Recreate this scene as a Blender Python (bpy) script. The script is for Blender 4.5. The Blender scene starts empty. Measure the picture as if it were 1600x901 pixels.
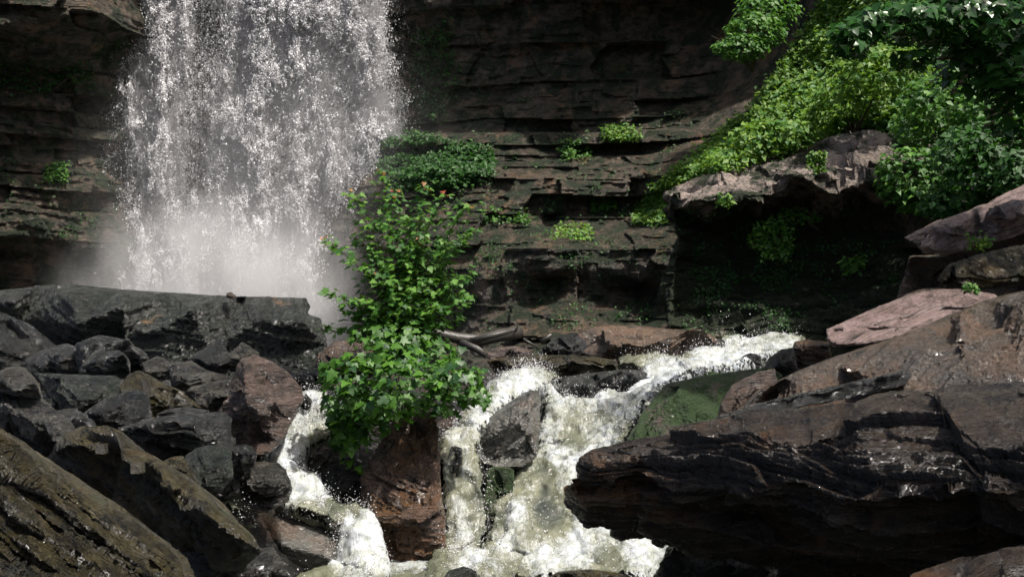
import bpy, bmesh, math, random
import numpy as np
from mathutils import Vector, Matrix
from mathutils.geometry import delaunay_2d_cdt

R = math.radians
rng = np.random.default_rng(7)
random.seed(7)
SC = bpy.context.scene
COL = SC.collection

# ------------------------------------------------------------------ camera, world, sun, exposure
F = 1716.0            # focal length in pixels of the 1600 px wide photograph
EYE = 3.0
cam = bpy.data.cameras.new('camera')
cam.sensor_width = 36.0
cam.lens = 36.0 * F / 1600.0
cam.clip_end = 600.0
camo = bpy.data.objects.new('camera', cam)
camo.location = (0, 0, EYE)
camo.rotation_euler = (R(90), 0, 0)
COL.objects.link(camo)
SC.camera = camo

SUN_EL, SUN_AZ = 63.0, 123.0      # azimuth measured from +Y (away from the camera) towards +X
wd = bpy.data.worlds.new('World'); SC.world = wd; wd.use_nodes = True
nt = wd.node_tree; nt.nodes.clear()
sky = nt.nodes.new('ShaderNodeTexSky'); sky.sky_type = 'NISHITA'; sky.sun_disc = False
sky.sun_elevation = R(SUN_EL); sky.sun_rotation = R(SUN_AZ)
sky.air_density = 1.0; sky.dust_density = 6.0; sky.ozone_density = 1.0
bg = nt.nodes.new('ShaderNodeBackground'); bg.inputs['Strength'].default_value = 0.10
wo = nt.nodes.new('ShaderNodeOutputWorld')
nt.links.new(sky.outputs[0], bg.inputs[0]); nt.links.new(bg.outputs[0], wo.inputs[0])

sl = bpy.data.lights.new('sun', 'SUN'); sl.energy = 5.0; sl.angle = R(1.5); sl.color = (1.0, 0.95, 0.88)
so = bpy.data.objects.new('sun', sl); COL.objects.link(so)
sd = Vector((math.sin(R(SUN_AZ)) * math.cos(R(SUN_EL)), math.cos(R(SUN_AZ)) * math.cos(R(SUN_EL)), math.sin(R(SUN_EL))))
so.rotation_euler = sd.to_track_quat('Z', 'Y').to_euler()
so.location = (0, 0, 60)

SC.view_settings.view_transform = 'Standard'
SC.view_settings.look = 'None'
SC.view_settings.exposure = 0.56
SC.view_settings.gamma = 1.0
SC.render.engine = 'CYCLES'
SC.cycles.max_bounces = 8
SC.cycles.diffuse_bounces = 5
SC.cycles.glossy_bounces = 2
SC.cycles.transparent_max_bounces = 12
SC.cycles.volume_bounces = 2
SC.cycles.use_denoising = True


# ------------------------------------------------------------------ helpers
def P(px, py, d):
    """A point d metres in front of the camera that shows at pixel (px, py) of the photograph."""
    px = np.asarray(px, float); py = np.asarray(py, float); d = np.asarray(d, float)
    return np.stack([(px - 800.0) / F * d, d + 0 * px, EYE - (py - 450.5) / F * d], -1)


def _h(ix, iy, iz, s):
    h = (ix.astype(np.uint32) * np.uint32(374761393) + iy.astype(np.uint32) * np.uint32(668265263)
         + iz.astype(np.uint32) * np.uint32(2147483647) + np.uint32(s) * np.uint32(1274126177))
    h = (h ^ (h >> np.uint32(13))) * np.uint32(1274126177)
    h = (h ^ (h >> np.uint32(15))) * np.uint32(2246822519)
    return h ^ (h >> np.uint32(16))


def perlin(p, s=0):
    i = np.floor(p).astype(np.int64); f = p - i
    u = f * f * f * (f * (f * 6 - 15) + 10)
    out = 0
    for dx in (0, 1):
        for dy in (0, 1):
            for dz in (0, 1):
                h = _h(i[:, 0] + dx, i[:, 1] + dy, i[:, 2] + dz, s)
                gx = (h & 1023) / 511.5 - 1; gy = ((h >> 10) & 1023) / 511.5 - 1; gz = ((h >> 20) & 1023) / 511.5 - 1
                d = gx * (f[:, 0] - dx) + gy * (f[:, 1] - dy) + gz * (f[:, 2] - dz)
                w = (u[:, 0] if dx else 1 - u[:, 0]) * (u[:, 1] if dy else 1 - u[:, 1]) * (u[:, 2] if dz else 1 - u[:, 2])
                out = out + w * d
    return out * 1.2


def fbm(p, octs=4, s=0, rough=0.5):
    a, o, t = 1.0, 0, 0
    for k in range(octs):
        o = o + a * perlin(p * (2.03 ** k) + 17.3 * k, s + k); t += a; a *= rough
    return o / t


def rand_cell(ix, iy, s):
    return _h(ix, iy, ix * 0, s).astype(float) / 4294967295.0


def mesh_from(name, verts, faces, mat=None, smooth=True):
    """numpy verts (n,3) and one (m,k) face array, or a list of faces."""
    me = bpy.data.meshes.new(name)
    if isinstance(faces, np.ndarray):
        m, k = faces.shape
        me.vertices.add(len(verts)); me.vertices.foreach_set('co', np.ascontiguousarray(verts, dtype=np.float32).ravel())
        me.loops.add(m * k); me.loops.foreach_set('vertex_index', np.ascontiguousarray(faces, dtype=np.int32).ravel())
        me.polygons.add(m); me.polygons.foreach_set('loop_start', np.arange(0, m * k, k, dtype=np.int32))
        me.update(calc_edges=True)
    else:
        me.from_pydata([tuple(v) for v in verts], [], [tuple(f) for f in faces]); me.update()
    if smooth:
        me.polygons.foreach_set('use_smooth', np.ones(len(me.polygons), bool))
    if mat: me.materials.append(mat)
    return me


def link(name, me, parent=None, label=None, cat=None, group=None, kind=None, recentre=True):
    o = bpy.data.objects.new(name, me)
    COL.objects.link(o)
    if me is not None and recentre and parent is None:
        n = len(me.vertices); co = np.empty(n * 3, np.float32); me.vertices.foreach_get('co', co); co = co.reshape(-1, 3)
        c = np.array([co[:, 0].mean(), co[:, 1].mean(), co[:, 2].min()])
        me.vertices.foreach_set('co', (co - c).astype(np.float32).ravel()); me.update(); o.location = c
    if parent is not None: o.parent = parent
    if label: o['label'] = label
    if cat: o['category'] = cat
    if group: o['group'] = group
    if kind: o['kind'] = kind
    return o


def empty(name, loc, label, cat, group=None):
    o = link(name, None, label=label, cat=cat, group=group); o.location = tuple(loc); o.empty_display_size = 0.1
    return o


def child(name, me, root, label=None):
    o = link(name, me, parent=root, label=label)
    me.transform(Matrix.Translation(-root.location)); me.update()
    return o


# ------------------------------------------------------------------ materials
class NT:
    def __init__(s, name):
        s.m = bpy.data.materials.new(name); s.m.use_nodes = True; s.t = s.m.node_tree; s.t.nodes.clear()
        s.out = s.n('ShaderNodeOutputMaterial')

    def n(s, t, **kw):
        x = s.t.nodes.new(t)
        for k, v in kw.items(): setattr(x, k, v)
        return x

    def l(s, a, b): s.t.links.new(a, b)

    def pos(s, scale=(1, 1, 1), rot=(0, 0, 0)):
        g = s.n('ShaderNodeNewGeometry'); r = s.n('ShaderNodeMapping'); m = s.n('ShaderNodeMapping')
        r.inputs['Rotation'].default_value = rot; m.inputs['Scale'].default_value = scale
        s.l(g.outputs['Position'], r.inputs['Vector']); s.l(r.outputs[0], m.inputs['Vector']); return m.outputs[0]

    def noise(s, vec, scale, detail=4, rough=0.55, dist=0.0):
        x = s.n('ShaderNodeTexNoise'); x.inputs['Scale'].default_value = scale; x.inputs['Detail'].default_value = detail
        x.inputs['Roughness'].default_value = rough; x.inputs['Distortion'].default_value = dist
        s.l(vec, x.inputs['Vector']); return x.outputs['Fac']

    def ramp(s, fac, *stops):
        x = s.n('ShaderNodeValToRGB'); e = x.color_ramp.elements
        while len(e) < len(stops): e.new(0.5)
        for k, (p, c) in enumerate(stops):
            e[k].position = p; e[k].color = (c, c, c, 1) if not hasattr(c, '__len__') else (*c, 1)
        s.l(fac, x.inputs[0]); return x.outputs[0]

    def mix(s, fac, a, b):
        x = s.n('ShaderNodeMix', data_type='RGBA')
        if hasattr(fac, 'name'): s.l(fac, x.inputs[0])
        else: x.inputs[0].default_value = fac
        for v, i in ((a, 6), (b, 7)):
            if hasattr(v, 'name'): s.l(v, x.inputs[i])
            else: x.inputs[i].default_value = (*v, 1)
        return x.outputs[2]

    def math(s, op, a, b=None):
        x = s.n('ShaderNodeMath', operation=op)
        for v, i in ((a, 0), (b, 1)):
            if v is None: continue
            if hasattr(v, 'name'): s.l(v, x.inputs[i])
            else: x.inputs[i].default_value = v
        return x.outputs[0]

    def attr(s, name):
        x = s.n('ShaderNodeAttribute'); x.attribute_name = name; return x.outputs['Fac']

    def bump(s, h, strength, dist):
        x = s.n('ShaderNodeBump'); x.inputs['Strength'].default_value = strength; x.inputs['Distance'].default_value = dist
        s.l(h, x.inputs['Height']); return x.outputs[0]


def rock_mat(name, dark, light, stain=(0.20, 0.11, 0.05), stain_amt=0.45, rough=(0.28, 0.6), tilt=(0, 0, 0), moss=0.0,
             fine=1.0, stretch=6.0, mossc=(0.035, 0.075, 0.012), stain_at=0.5, crack=0.6, wet=0.8, bias=0.0, damp=None):
    t = NT(name)
    v = t.pos(); vs = t.pos((1, 1, stretch), tilt)
    n1 = t.noise(vs, 1.3, 6, 0.65, 0.4); n2 = t.noise(v, 9.0, 5, 0.7); n3 = t.noise(v, 1.1, 4, 0.65)
    lay = t.noise(vs, 3.2, 8, 0.74, 0.1)                    # thin beds
    c = t.mix(t.ramp(t.math('ADD', t.math('MULTIPLY', n1, 0.55), t.math('MULTIPLY', n2, 0.45)), (0.40 - bias, 0.0), (0.60 - bias, 1.0)), dark, light)
    c = t.mix(t.math('MULTIPLY', t.ramp(n3, (stain_at, 0.0), (stain_at + 0.12, 1.0)), t.math('MULTIPLY', n2, 2 * stain_amt)), c, stain)
    c = t.mix(t.ramp(t.noise(v, 44, 3, 0.7), (0.60, 0.0), (0.70, 0.6)), c, tuple(min(1, x * 1.8 + 0.03) for x in light))
    c = t.mix(t.ramp(lay, (0.36, 1.0), (0.46, 0.0)), c, tuple(x * 0.35 for x in dark))
    if moss > 0:
        mn = t.noise(v, 1.7, 6, 0.7, 0.4)
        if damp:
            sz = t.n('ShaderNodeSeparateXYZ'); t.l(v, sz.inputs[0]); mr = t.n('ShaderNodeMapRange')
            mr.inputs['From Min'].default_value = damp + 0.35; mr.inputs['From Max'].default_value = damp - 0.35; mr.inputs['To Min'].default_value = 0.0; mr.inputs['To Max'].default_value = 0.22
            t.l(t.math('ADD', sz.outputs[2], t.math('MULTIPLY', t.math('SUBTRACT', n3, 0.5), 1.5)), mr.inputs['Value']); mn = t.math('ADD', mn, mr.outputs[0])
        mk = t.ramp(mn, (0.62 - 0.42 * moss, 0.0), (0.72 - 0.42 * moss, 1.0))
        mc = t.mix(t.noise(v, 22, 4, 0.75), tuple(x * 0.25 for x in mossc), tuple(x * 1.7 for x in mossc))
        c = t.mix(mk, c, mc)
    b = t.n('ShaderNodeBsdfPrincipled')
    t.l(c, b.inputs['Base Color'])
    rr = t.n('ShaderNodeMapRange'); rr.inputs['To Min'].default_value = rough[0]; rr.inputs['To Max'].default_value = rough[1]
    rr.inputs['From Min'].default_value = 0.3; rr.inputs['From Max'].default_value = 0.7
    t.l(t.noise(v, 4.7, 5, 0.75), rr.inputs['Value'])
    rv = rr.outputs[0]
    if moss > 0: rv = t.math('MAXIMUM', rv, t.math('MULTIPLY', mk, 0.85))
    t.l(rv, b.inputs['Roughness'])
    # chipped faces: bed edges, small angular breaks, grain
    vo = t.n('ShaderNodeTexVoronoi'); vo.inputs['Scale'].default_value = 7.0; vo.inputs['Detail'].default_value = 2.0
    wv = t.n('ShaderNodeVectorMath', operation='ADD'); nn = t.n('ShaderNodeTexNoise'); nn.inputs['Scale'].default_value = 3.0; nn.inputs['Detail'].default_value = 4
    t.l(vs, nn.inputs['Vector']); t.l(vs, wv.inputs[0]); t.l(nn.outputs['Color'], wv.inputs[1]); t.l(wv.outputs[0], vo.inputs['Vector'])
    h = t.math('ADD', t.math('MULTIPLY', lay, 1.0 * crack / 0.6), t.math('MULTIPLY', vo.outputs['Distance'], 0.22))
    h = t.math('ADD', h, t.math('ADD', t.math('MULTIPLY', t.noise(v, 24, 6, 0.75), 0.34), t.math('MULTIPLY', t.noise(v, 95, 3, 0.7), 0.12)))
    t.l(t.bump(h, 1.0, 0.115 * fine), b.inputs['Normal'])
    b.inputs['Coat Weight'].default_value = wet; b.inputs['Coat Roughness'].default_value = 0.09; b.inputs['Coat IOR'].default_value = 1.5
    t.l(t.bump(h, 1.0, 0.085 * fine), b.inputs['Coat Normal'])
    t.l(b.outputs[0], t.out.inputs[0])
    return t.m


M = {}
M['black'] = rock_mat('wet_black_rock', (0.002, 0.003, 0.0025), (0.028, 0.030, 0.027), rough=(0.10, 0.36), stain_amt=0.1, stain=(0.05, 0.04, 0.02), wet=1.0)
M['grey'] = rock_mat('grey_rock', (0.003, 0.0038, 0.003), (0.072, 0.068, 0.056), rough=(0.12, 0.42), stain_amt=0.2, stain=(0.08, 0.06, 0.03), wet=1.0)
M['green'] = rock_mat('green_grey_rock', (0.002, 0.004, 0.0025), (0.022, 0.029, 0.020), stain=(0.30, 0.16, 0.06), stain_amt=1.0, stain_at=0.66, rough=(0.14, 0.42),
                      tilt=(0, R(20), 0), stretch=4)
M['pink'] = rock_mat('pink_grey_rock', (0.014, 0.010, 0.007), (0.19, 0.135, 0.112), stain=(0.06, 0.030, 0.012), stain_amt=0.6, rough=(0.2, 0.5))
M['pinkslab'] = rock_mat('pink_tilted_slab', (0.06, 0.042, 0.036), (0.42, 0.30, 0.275), stain=(0.10, 0.05, 0.03), stain_amt=0.5, bias=0.06, rough=(0.25, 0.6), tilt=(0, R(24), 0), stretch=9)
M['pillar'] = rock_mat('pillar_rock', (0.008, 0.005, 0.0035), (0.15, 0.095, 0.07), stain=(0.10, 0.045, 0.012), stain_amt=0.8, stain_at=0.46, rough=(0.12, 0.45), stretch=2.5)
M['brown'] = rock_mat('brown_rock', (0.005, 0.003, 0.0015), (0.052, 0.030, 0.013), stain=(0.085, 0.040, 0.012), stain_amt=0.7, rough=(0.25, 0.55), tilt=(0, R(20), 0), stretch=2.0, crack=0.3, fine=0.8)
M['orange'] = rock_mat('orange_brown_rock', (0.016, 0.009, 0.004), (0.11, 0.064, 0.032), stain=(0.10, 0.048, 0.018), stain_amt=0.6, rough=(0.3, 0.6), stretch=2, crack=0.3, fine=0.8)
M['slab'] = rock_mat('brown_layered_slab', (0.006, 0.004, 0.002), (0.05, 0.033, 0.022), stain=(0.12, 0.05, 0.014), stain_amt=0.7,
                     rough=(0.2, 0.5), tilt=(0, R(18), 0), stretch=7)
M['bigslab'] = rock_mat('dark_layered_slab', (0.003, 0.0025, 0.0015), (0.064, 0.044, 0.029), stain=(0.10, 0.044, 0.012), stain_amt=0.9, stain_at=0.55,
                        rough=(0.14, 0.42), tilt=(0, R(7), 0), stretch=9)
M['olive'] = rock_mat('olive_layered_rock', (0.003, 0.003, 0.0015), (0.070, 0.058, 0.024), stain=(0.095, 0.062, 0.018), stain_amt=0.8, stain_at=0.56,
                      rough=(0.14, 0.45), tilt=(0, R(-34), 0), moss=0.12, mossc=(0.020, 0.026, 0.005), stretch=6, wet=0.35)
M['mossy'] = rock_mat('mossy_rock', (0.02, 0.015, 0.010), (0.12, 0.09, 0.075), stain_amt=0.4, moss=0.62, mossc=(0.016, 0.044, 0.003), rough=(0.3, 0.6), stretch=1.5, fine=1.3, wet=0.3)
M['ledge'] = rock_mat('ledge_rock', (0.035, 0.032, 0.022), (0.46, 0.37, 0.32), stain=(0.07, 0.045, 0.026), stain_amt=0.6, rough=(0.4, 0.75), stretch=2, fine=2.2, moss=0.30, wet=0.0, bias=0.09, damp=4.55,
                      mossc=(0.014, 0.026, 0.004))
M['cliff'] = rock_mat('cliff_rock', (0.008, 0.011, 0.006), (0.17, 0.128, 0.092), stain=(0.26, 0.14, 0.065), stain_amt=0.6, stain_at=0.54, rough=(0.35, 0.7), stretch=2, fine=3.0, wet=0.25, bias=0.02,
                      moss=0.40, mossc=(0.010, 0.022, 0.003))
M['bed'] = rock_mat('streambed_rock', (0.003, 0.003, 0.0025), (0.012, 0.011, 0.009), rough=(0.2, 0.5), stain_amt=0.2)
M['smooth'] = rock_mat('smooth_wet_slab', (0.02, 0.021, 0.017), (0.06, 0.058, 0.048), stain=(0.07, 0.038, 0.022), stain_amt=0.6, rough=(0.10, 0.3), fine=0.45, stretch=2, crack=0.2)


def leaf_mat(name, c0, c1, gloss=0.35, trans=0.35):
    t = NT(name)
    a = t.n('ShaderNodeAttribute'); a.attribute_name = 'rnd'
    c = t.mix(a.outputs['Fac'], c0, c1)
    b = t.n('ShaderNodeBsdfPrincipled'); b.inputs['Roughness'].default_value = gloss
    t.l(c, b.inputs['Base Color'])
    tr = t.n('ShaderNodeBsdfTranslucent')
    t.l(t.mix(0.5, c, tuple(min(1, x * 1.6) for x in c1)), tr.inputs['Color'])
    mx = t.n('ShaderNodeMixShader'); mx.inputs[0].default_value = trans
    t.l(b.outputs[0], mx.inputs[1]); t.l(tr.outputs[0], mx.inputs[2]); t.l(mx.outputs[0], t.out.inputs[0])
    return t.m


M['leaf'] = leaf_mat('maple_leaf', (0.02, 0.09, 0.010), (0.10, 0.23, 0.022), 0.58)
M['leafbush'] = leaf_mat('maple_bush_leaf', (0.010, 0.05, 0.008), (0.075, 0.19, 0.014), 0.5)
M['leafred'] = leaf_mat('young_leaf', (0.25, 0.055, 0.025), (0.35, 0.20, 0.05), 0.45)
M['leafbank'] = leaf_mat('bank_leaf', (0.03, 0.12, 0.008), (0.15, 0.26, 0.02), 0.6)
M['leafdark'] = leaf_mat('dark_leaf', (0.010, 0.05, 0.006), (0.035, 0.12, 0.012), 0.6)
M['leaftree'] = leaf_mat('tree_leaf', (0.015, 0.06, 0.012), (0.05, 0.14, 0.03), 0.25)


def bark_mat(name, c0, c1, rough=0.6):
    t = NT(name); v = t.pos((1, 1, 0.3))
    b = t.n('ShaderNodeBsdfPrincipled'); b.inputs['Roughness'].default_value = rough
    t.l(t.mix(t.noise(v, 30, 4), c0, c1), b.inputs['Base Color'])
    t.l(t.bump(t.noise(v, 45, 4, 0.7), 0.8, 0.01), b.inputs['Normal'])
    t.l(b.outputs[0], t.out.inputs[0]); return t.m


M['stem'] = bark_mat('dark_stem', (0.02, 0.013, 0.008), (0.07, 0.045, 0.025))
M['drift'] = bark_mat('weathered_wood', (0.004, 0.004, 0.0035), (0.07, 0.064, 0.054), 0.4)


def water_mat():
    """broken white water: foam where the attribute 'foam' and noise are high, olive water between, lacework holes at the edge"""
    t = NT('white_water')
    v = t.pos((1.7, 0.8, 0.4)); v0 = t.pos()
    f = t.attr('foam'); e = t.attr('edge')
    big = t.noise(v, 3.2, 6, 0.68, 0.6); fine = t.noise(v, 17, 5, 0.7, 0.8); vf = t.noise(v0, 55, 3, 0.7)
    s = t.math('ADD', t.math('MULTIPLY', big, 0.75), t.math('ADD', t.math('MULTIPLY', fine, 0.55), t.math('MULTIPLY', vf, 0.30)))
    # s is about 0.8 on average
    k = t.math('ADD', s, t.math('SUBTRACT', f, 0.98))       # foam 0.5 -> mean -0.18+...
    fo = t.ramp(k, (0.50, 0.0), (0.80, 1.0))
    wc = t.mix(t.noise(v0, 2.2, 3), (0.04, 0.05, 0.04), (0.20, 0.20, 0.13))
    wc = t.mix(t.ramp(f, (0.25, 0.0), (0.6, 1.0)), (0.03, 0.036, 0.03), wc)
    fc = t.mix(t.ramp(t.noise(v0, 7, 4, 0.6), (0.4, 0.0), (0.6, 1.0)), (0.45, 0.48, 0.51), (0.34, 0.36, 0.33))
    c = t.mix(fo, wc, fc)
    b = t.n('ShaderNodeBsdfPrincipled'); t.l(c, b.inputs['Base Color'])
    t.l(t.math('ADD', 0.08, t.math('MULTIPLY', fo, 0.45)), b.inputs['Roughness'])
    h = t.math('ADD', t.math('MULTIPLY', big, 1.0), t.math('ADD', t.math('MULTIPLY', fine, 0.35), t.math('MULTIPLY', vf, 0.10)))
    t.l(t.bump(h, 0.7, 0.05), b.inputs['Normal'])
    tr = t.n('ShaderNodeBsdfTransparent')
    al = t.math('ADD', t.math('MULTIPLY', e, 1.7), t.math('SUBTRACT', t.math('ADD', t.math('MULTIPLY', fine, 1.0), t.math('MULTIPLY', f, 0.45)), 0.62))
    am = t.ramp(al, (0.30, 0.0), (0.36, 1.0))
    mx = t.n('ShaderNodeMixShader'); t.l(am, mx.inputs[0]); t.l(tr.outputs[0], mx.inputs[1]); t.l(b.outputs[0], mx.inputs[2])
    t.l(mx.outputs[0], t.out.inputs[0]); return t.m


M['water'] = water_mat()


def spray_mat():
    t = NT('water_drops')
    b = t.n('ShaderNodeBsdfPrincipled'); b.inputs['Base Color'].default_value = (0.95, 0.95, 0.96, 1); b.inputs['Roughness'].default_value = 0.35
    tr = t.n('ShaderNodeBsdfTranslucent'); tr.inputs[0].default_value = (0.86, 0.85, 0.86, 1)
    mx = t.n('ShaderNodeMixShader'); mx.inputs[0].default_value = 0.5
    t.l(b.outputs[0], mx.inputs[1]); t.l(tr.outputs[0], mx.inputs[2]); t.l(mx.outputs[0], t.out.inputs[0]); return t.m


M['spray'] = spray_mat()


def mist_mat(name, dens):
    """thin cloud that fades out towards the surface of its ellipsoid"""
    t = NT(name); v = t.n('ShaderNodeVolumePrincipled')
    tc = t.n('ShaderNodeTexCoord'); ln = t.n('ShaderNodeVectorMath', operation='LENGTH'); mp = t.n('ShaderNodeMapping')
    mp.inputs['Location'].default_value = (-1, -1, -1); mp.inputs['Scale'].default_value = (2, 2, 2)
    t.l(tc.outputs['Generated'], mp.inputs['Vector']); t.l(mp.outputs[0], ln.inputs[0])
    f = t.n('ShaderNodeMapRange', interpolation_type='SMOOTHSTEP'); f.inputs['From Min'].default_value = 1.0; f.inputs['From Max'].default_value = 0.1
    t.l(ln.outputs['Value'], f.inputs['Value'])
    nz = t.ramp(t.noise(t.pos((1, 1, 0.5)), 0.9, 3, 0.6), (0.35, 0.25), (0.65, 1.0))
    t.l(t.math('MULTIPLY', t.math('MULTIPLY', f.outputs[0], nz), dens), v.inputs['Density'])
    v.inputs['Color'].default_value = (0.95, 0.95, 0.95, 1); v.inputs['Anisotropy'].default_value = 0.1
    t.l(v.outputs[0], t.out.inputs['Volume']); return t.m


def curtain_mat():
    """falling sheet of broken water: where the attribute 'dens' is low the sheet tears into holes"""
    t = NT('falling_water')
    v = t.pos((1, 1, 0.55)); d = t.attr('dens')
    n1 = t.noise(v, 2.2, 6, 0.72, 0.5); n2 = t.noise(v, 14, 5, 0.75, 0.3); n3 = t.noise(t.pos((1, 1, .8)), 42, 2, 0.7)
    k = t.math('ADD', t.math('MULTIPLY', t.math('SUBTRACT', n1, 0.5), 1.5), t.math('ADD', t.math('MULTIPLY', t.math('SUBTRACT', n2, 0.5), 2.2), t.math('MULTIPLY', t.math('SUBTRACT', n3, 0.5), 2.4)))
    al = t.ramp(t.math('ADD', k, d), (0.43, 0.0), (0.64, 0.97))
    b = t.n('ShaderNodeBsdfDiffuse'); b.inputs[0].default_value = (0.96, 0.95, 0.96, 1)
    t.l(t.bump(t.math('ADD', n2, t.math('MULTIPLY', n3, 0.6)), 1.0, 1.2), b.inputs['Normal'])
    tl = t.n('ShaderNodeBsdfTranslucent'); tl.inputs[0].default_value = (0.96, 0.95, 0.96, 1)
    m1 = t.n('ShaderNodeMixShader'); m1.inputs[0].default_value = 0.4; t.l(b.outputs[0], m1.inputs[1]); t.l(tl.outputs[0], m1.inputs[2])
    tr = t.n('ShaderNodeBsdfTransparent'); m2 = t.n('ShaderNodeMixShader')
    t.l(al, m2.inputs[0]); t.l(tr.outputs[0], m2.inputs[1]); t.l(m1.outputs[0], m2.inputs[2]); t.l(m2.outputs[0], t.out.inputs[0]); return t.m


# ------------------------------------------------------------------ rock builder
def cdt_faces(pts, edges):
    v, e, f, ov, oe, of = delaunay_2d_cdt([Vector(p) for p in pts], edges, [], 1, 1e-5)
    if len(v) != len(pts):
        raise ValueError('outline crosses itself or repeats a point')
    m = [o[0] for o in ov]
    return [[m[i] for i in t] for t in f]


def span(outline, x):
    """top and bottom pixel rows of the outline at column x"""
    ys = []
    n = len(outline)
    for k in range(n):
        x0, y0 = outline[k][:2]; x1, y1 = outline[(k + 1) % n][:2]
        if (x0 - x) * (x1 - x) < 0: ys.append(y0 + (y1 - y0) * (x - x0) / (x1 - x0))
    return (min(ys), max(ys)) if len(ys) >= 2 else None


def solid(outline, inner, d, thick, shrink=0.72, tilt=1.2, drop=0.0, mid=1.0, under=None):
    """closed body whose front is the triangulated outline + inner points; the back is the outline pushed away and drawn in"""
    ys = [p[1] for p in outline]; y0, y1 = min(ys), max(ys); hh = (y1 - y0) / F * d
    o3 = []
    for p in outline:
        u = (y1 - p[1]) / max(1, y1 - y0) * 2 - 1
        dd = p[2] if len(p) > 2 else d + tilt * hh * 0.5 * (u if u > 0 or under is None else -under * u)
        o3.append((p[0], p[1], dd))
    pts = [(p[0], p[1]) for p in o3] + [(p[0], p[1]) for p in inner]
    n = len(o3)
    fr = cdt_faces(pts, [(k, (k + 1) % n) for k in range(n)])
    V = np.array([P(*p) for p in o3] + [P(*p[:3]) for p in inner])
    ring = V[:n]; c = ring.mean(0)
    oc = np.array([(p[0], p[1]) for p in o3], float); cc_ = oc.mean(0); dp = np.array([p[2] for p in o3])
    q1 = cc_ + (oc - cc_) * 0.97 * mid; q2 = cc_ + (oc - cc_) * shrink
    r1 = P(q1[:, 0], q1[:, 1], dp + thick * 0.5); r1[:, 2] -= drop * 0.5
    r2 = P(q2[:, 0], q2[:, 1], dp + thick); r2[:, 2] -= drop
    nV = len(V)
    V = np.vstack([V, r1, r2])
    faces = [list(f) for f in fr]
    # make the front face the camera
    out = []
    for f in faces:
        a, b, cc = V[f[0]], V[f[1]], V[f[2]]
        nrm = np.cross(b - a, cc - a)
        out.append(f if np.dot(nrm, a - np.array([0, 0, EYE])) < 0 else f[::-1])
    a0, b0 = nV, nV + n
    for k in range(n):
        j = (k + 1) % n
        out += [[k, j, a0 + j], [k, a0 + j, a0 + k], [a0 + k, a0 + j, b0 + j], [a0 + k, b0 + j, b0 + k]]
    for f in fr:
        if max(f) < n: out.append([b0 + i for i in f][::-1])
    back = cdt_faces([(p[0], p[1]) for p in o3], [(k, (k + 1) % n) for k in range(n)])
    out = [f for f in out if not all(i >= b0 for i in f)] + [[b0 + i for i in f] for f in back]
    return V, out


def remesh(V, faces, voxel, name='tmp'):
    me = bpy.data.meshes.new(name); me.from_pydata([tuple(v) for v in V], [], faces); me.update()
    bm = bmesh.new(); bm.from_mesh(me); bmesh.ops.recalc_face_normals(bm, faces=bm.faces); bm.to_mesh(me); bm.free()
    o = bpy.data.objects.new(name, me); COL.objects.link(o)
    m = o.modifiers.new('r', 'REMESH'); m.mode = 'VOXEL'; m.voxel_size = voxel; m.adaptivity = 0.0
    dg = bpy.context.evaluated_depsgraph_get(); dg.update()
    r = bpy.data.meshes.new_from_object(o.evaluated_get(dg))
    bpy.data.objects.remove(o); bpy.data.meshes.remove(me)
    return r


def get_co(me):
    co = np.empty(len(me.vertices) * 3, np.float32); me.vertices.foreach_get('co', co); return co.reshape(-1, 3).astype(float)


def get_no(me):
    no = np.empty(len(me.vertices) * 3, np.float32); me.vertex_normals.foreach_get('vector', no); return no.reshape(-1, 3).astype(float)


def set_co(me, co):
    me.vertices.foreach_set('co', co.astype(np.float32).ravel()); me.update()


def set_attr(me, name, vals):
    a = me.attributes.new(name, 'FLOAT', 'POINT'); a.data.foreach_set('value', np.asarray(vals, np.float32))


def layered(co, ax, amp, sp, seed):
    """stacked ledges across the axis ax: anisotropic noise quantised into steps with sharp lips"""
    ax = np.array(ax, float); ax /= np.linalg.norm(ax)
    a = co @ ax + 0.05 * fbm(co * 0.9, 3, seed + 5)
    flat = co - np.outer(co @ ax, ax)
    q = np.floor(a / sp); fr = a / sp - q
    i = q.astype(np.int64)
    c1 = np.floor((flat[:, 0] * 0.8 + 0.37 * i) / (sp * 9)).astype(np.int64)
    r0 = fbm(np.c_[flat[:, 0] * 0.9, flat[:, 1] * 0.9, i * 3.17], 3, seed) + 0.35 * (rand_cell(i, c1, seed) - 0.5)
    r1 = fbm(np.c_[flat[:, 0] * 0.9, flat[:, 1] * 0.9, (i + 1) * 3.17], 3, seed) + 0.35 * (rand_cell(i + 1, c1, seed) - 0.5)
    w = np.clip((fr - 0.88) / 0.12, 0, 1)
    return amp * ((r0 * (1 - w) + r1 * w) * 1.7 + 0.30 * (fr * (1 - w) - 0.45) - 0.40 * np.exp(-((fr - 0.94) / 0.08) ** 2))


def chop(co, no, seed, n, size):
    """cut flat facets: whatever sticks out past a random plane is pressed back onto it"""
    r = np.random.default_rng(1000 + seed)
    co = co.copy(); face = no; size = min(size, 1.6)
    for k in range(n):
        v = r.normal(size=3) * np.array([1.0, 0.8, 0.9]); v[1] -= 0.45; v /= np.linalg.norm(v)
        c = co[r.integers(len(co))]; rad = size * r.uniform(0.5, 1.3)
        near = np.linalg.norm(co - c, axis=1) < rad            # a local spall, not a cut through the whole rock
        if near.sum() < 30: continue
        p = co @ v; o = np.quantile(p[near], r.uniform(0.72, 0.92))
        if p[near].max() - o > 0.22 * size: o = p[near].max() - 0.22 * size
        w = np.clip((rad * 1.15 - np.linalg.norm(co - c, axis=1)) / (0.15 * rad), 0, 1)
        co -= v * (np.clip(p - o, 0, 0.25 * size) * 0.92 * w * face)[:, None]
    return co


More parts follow.
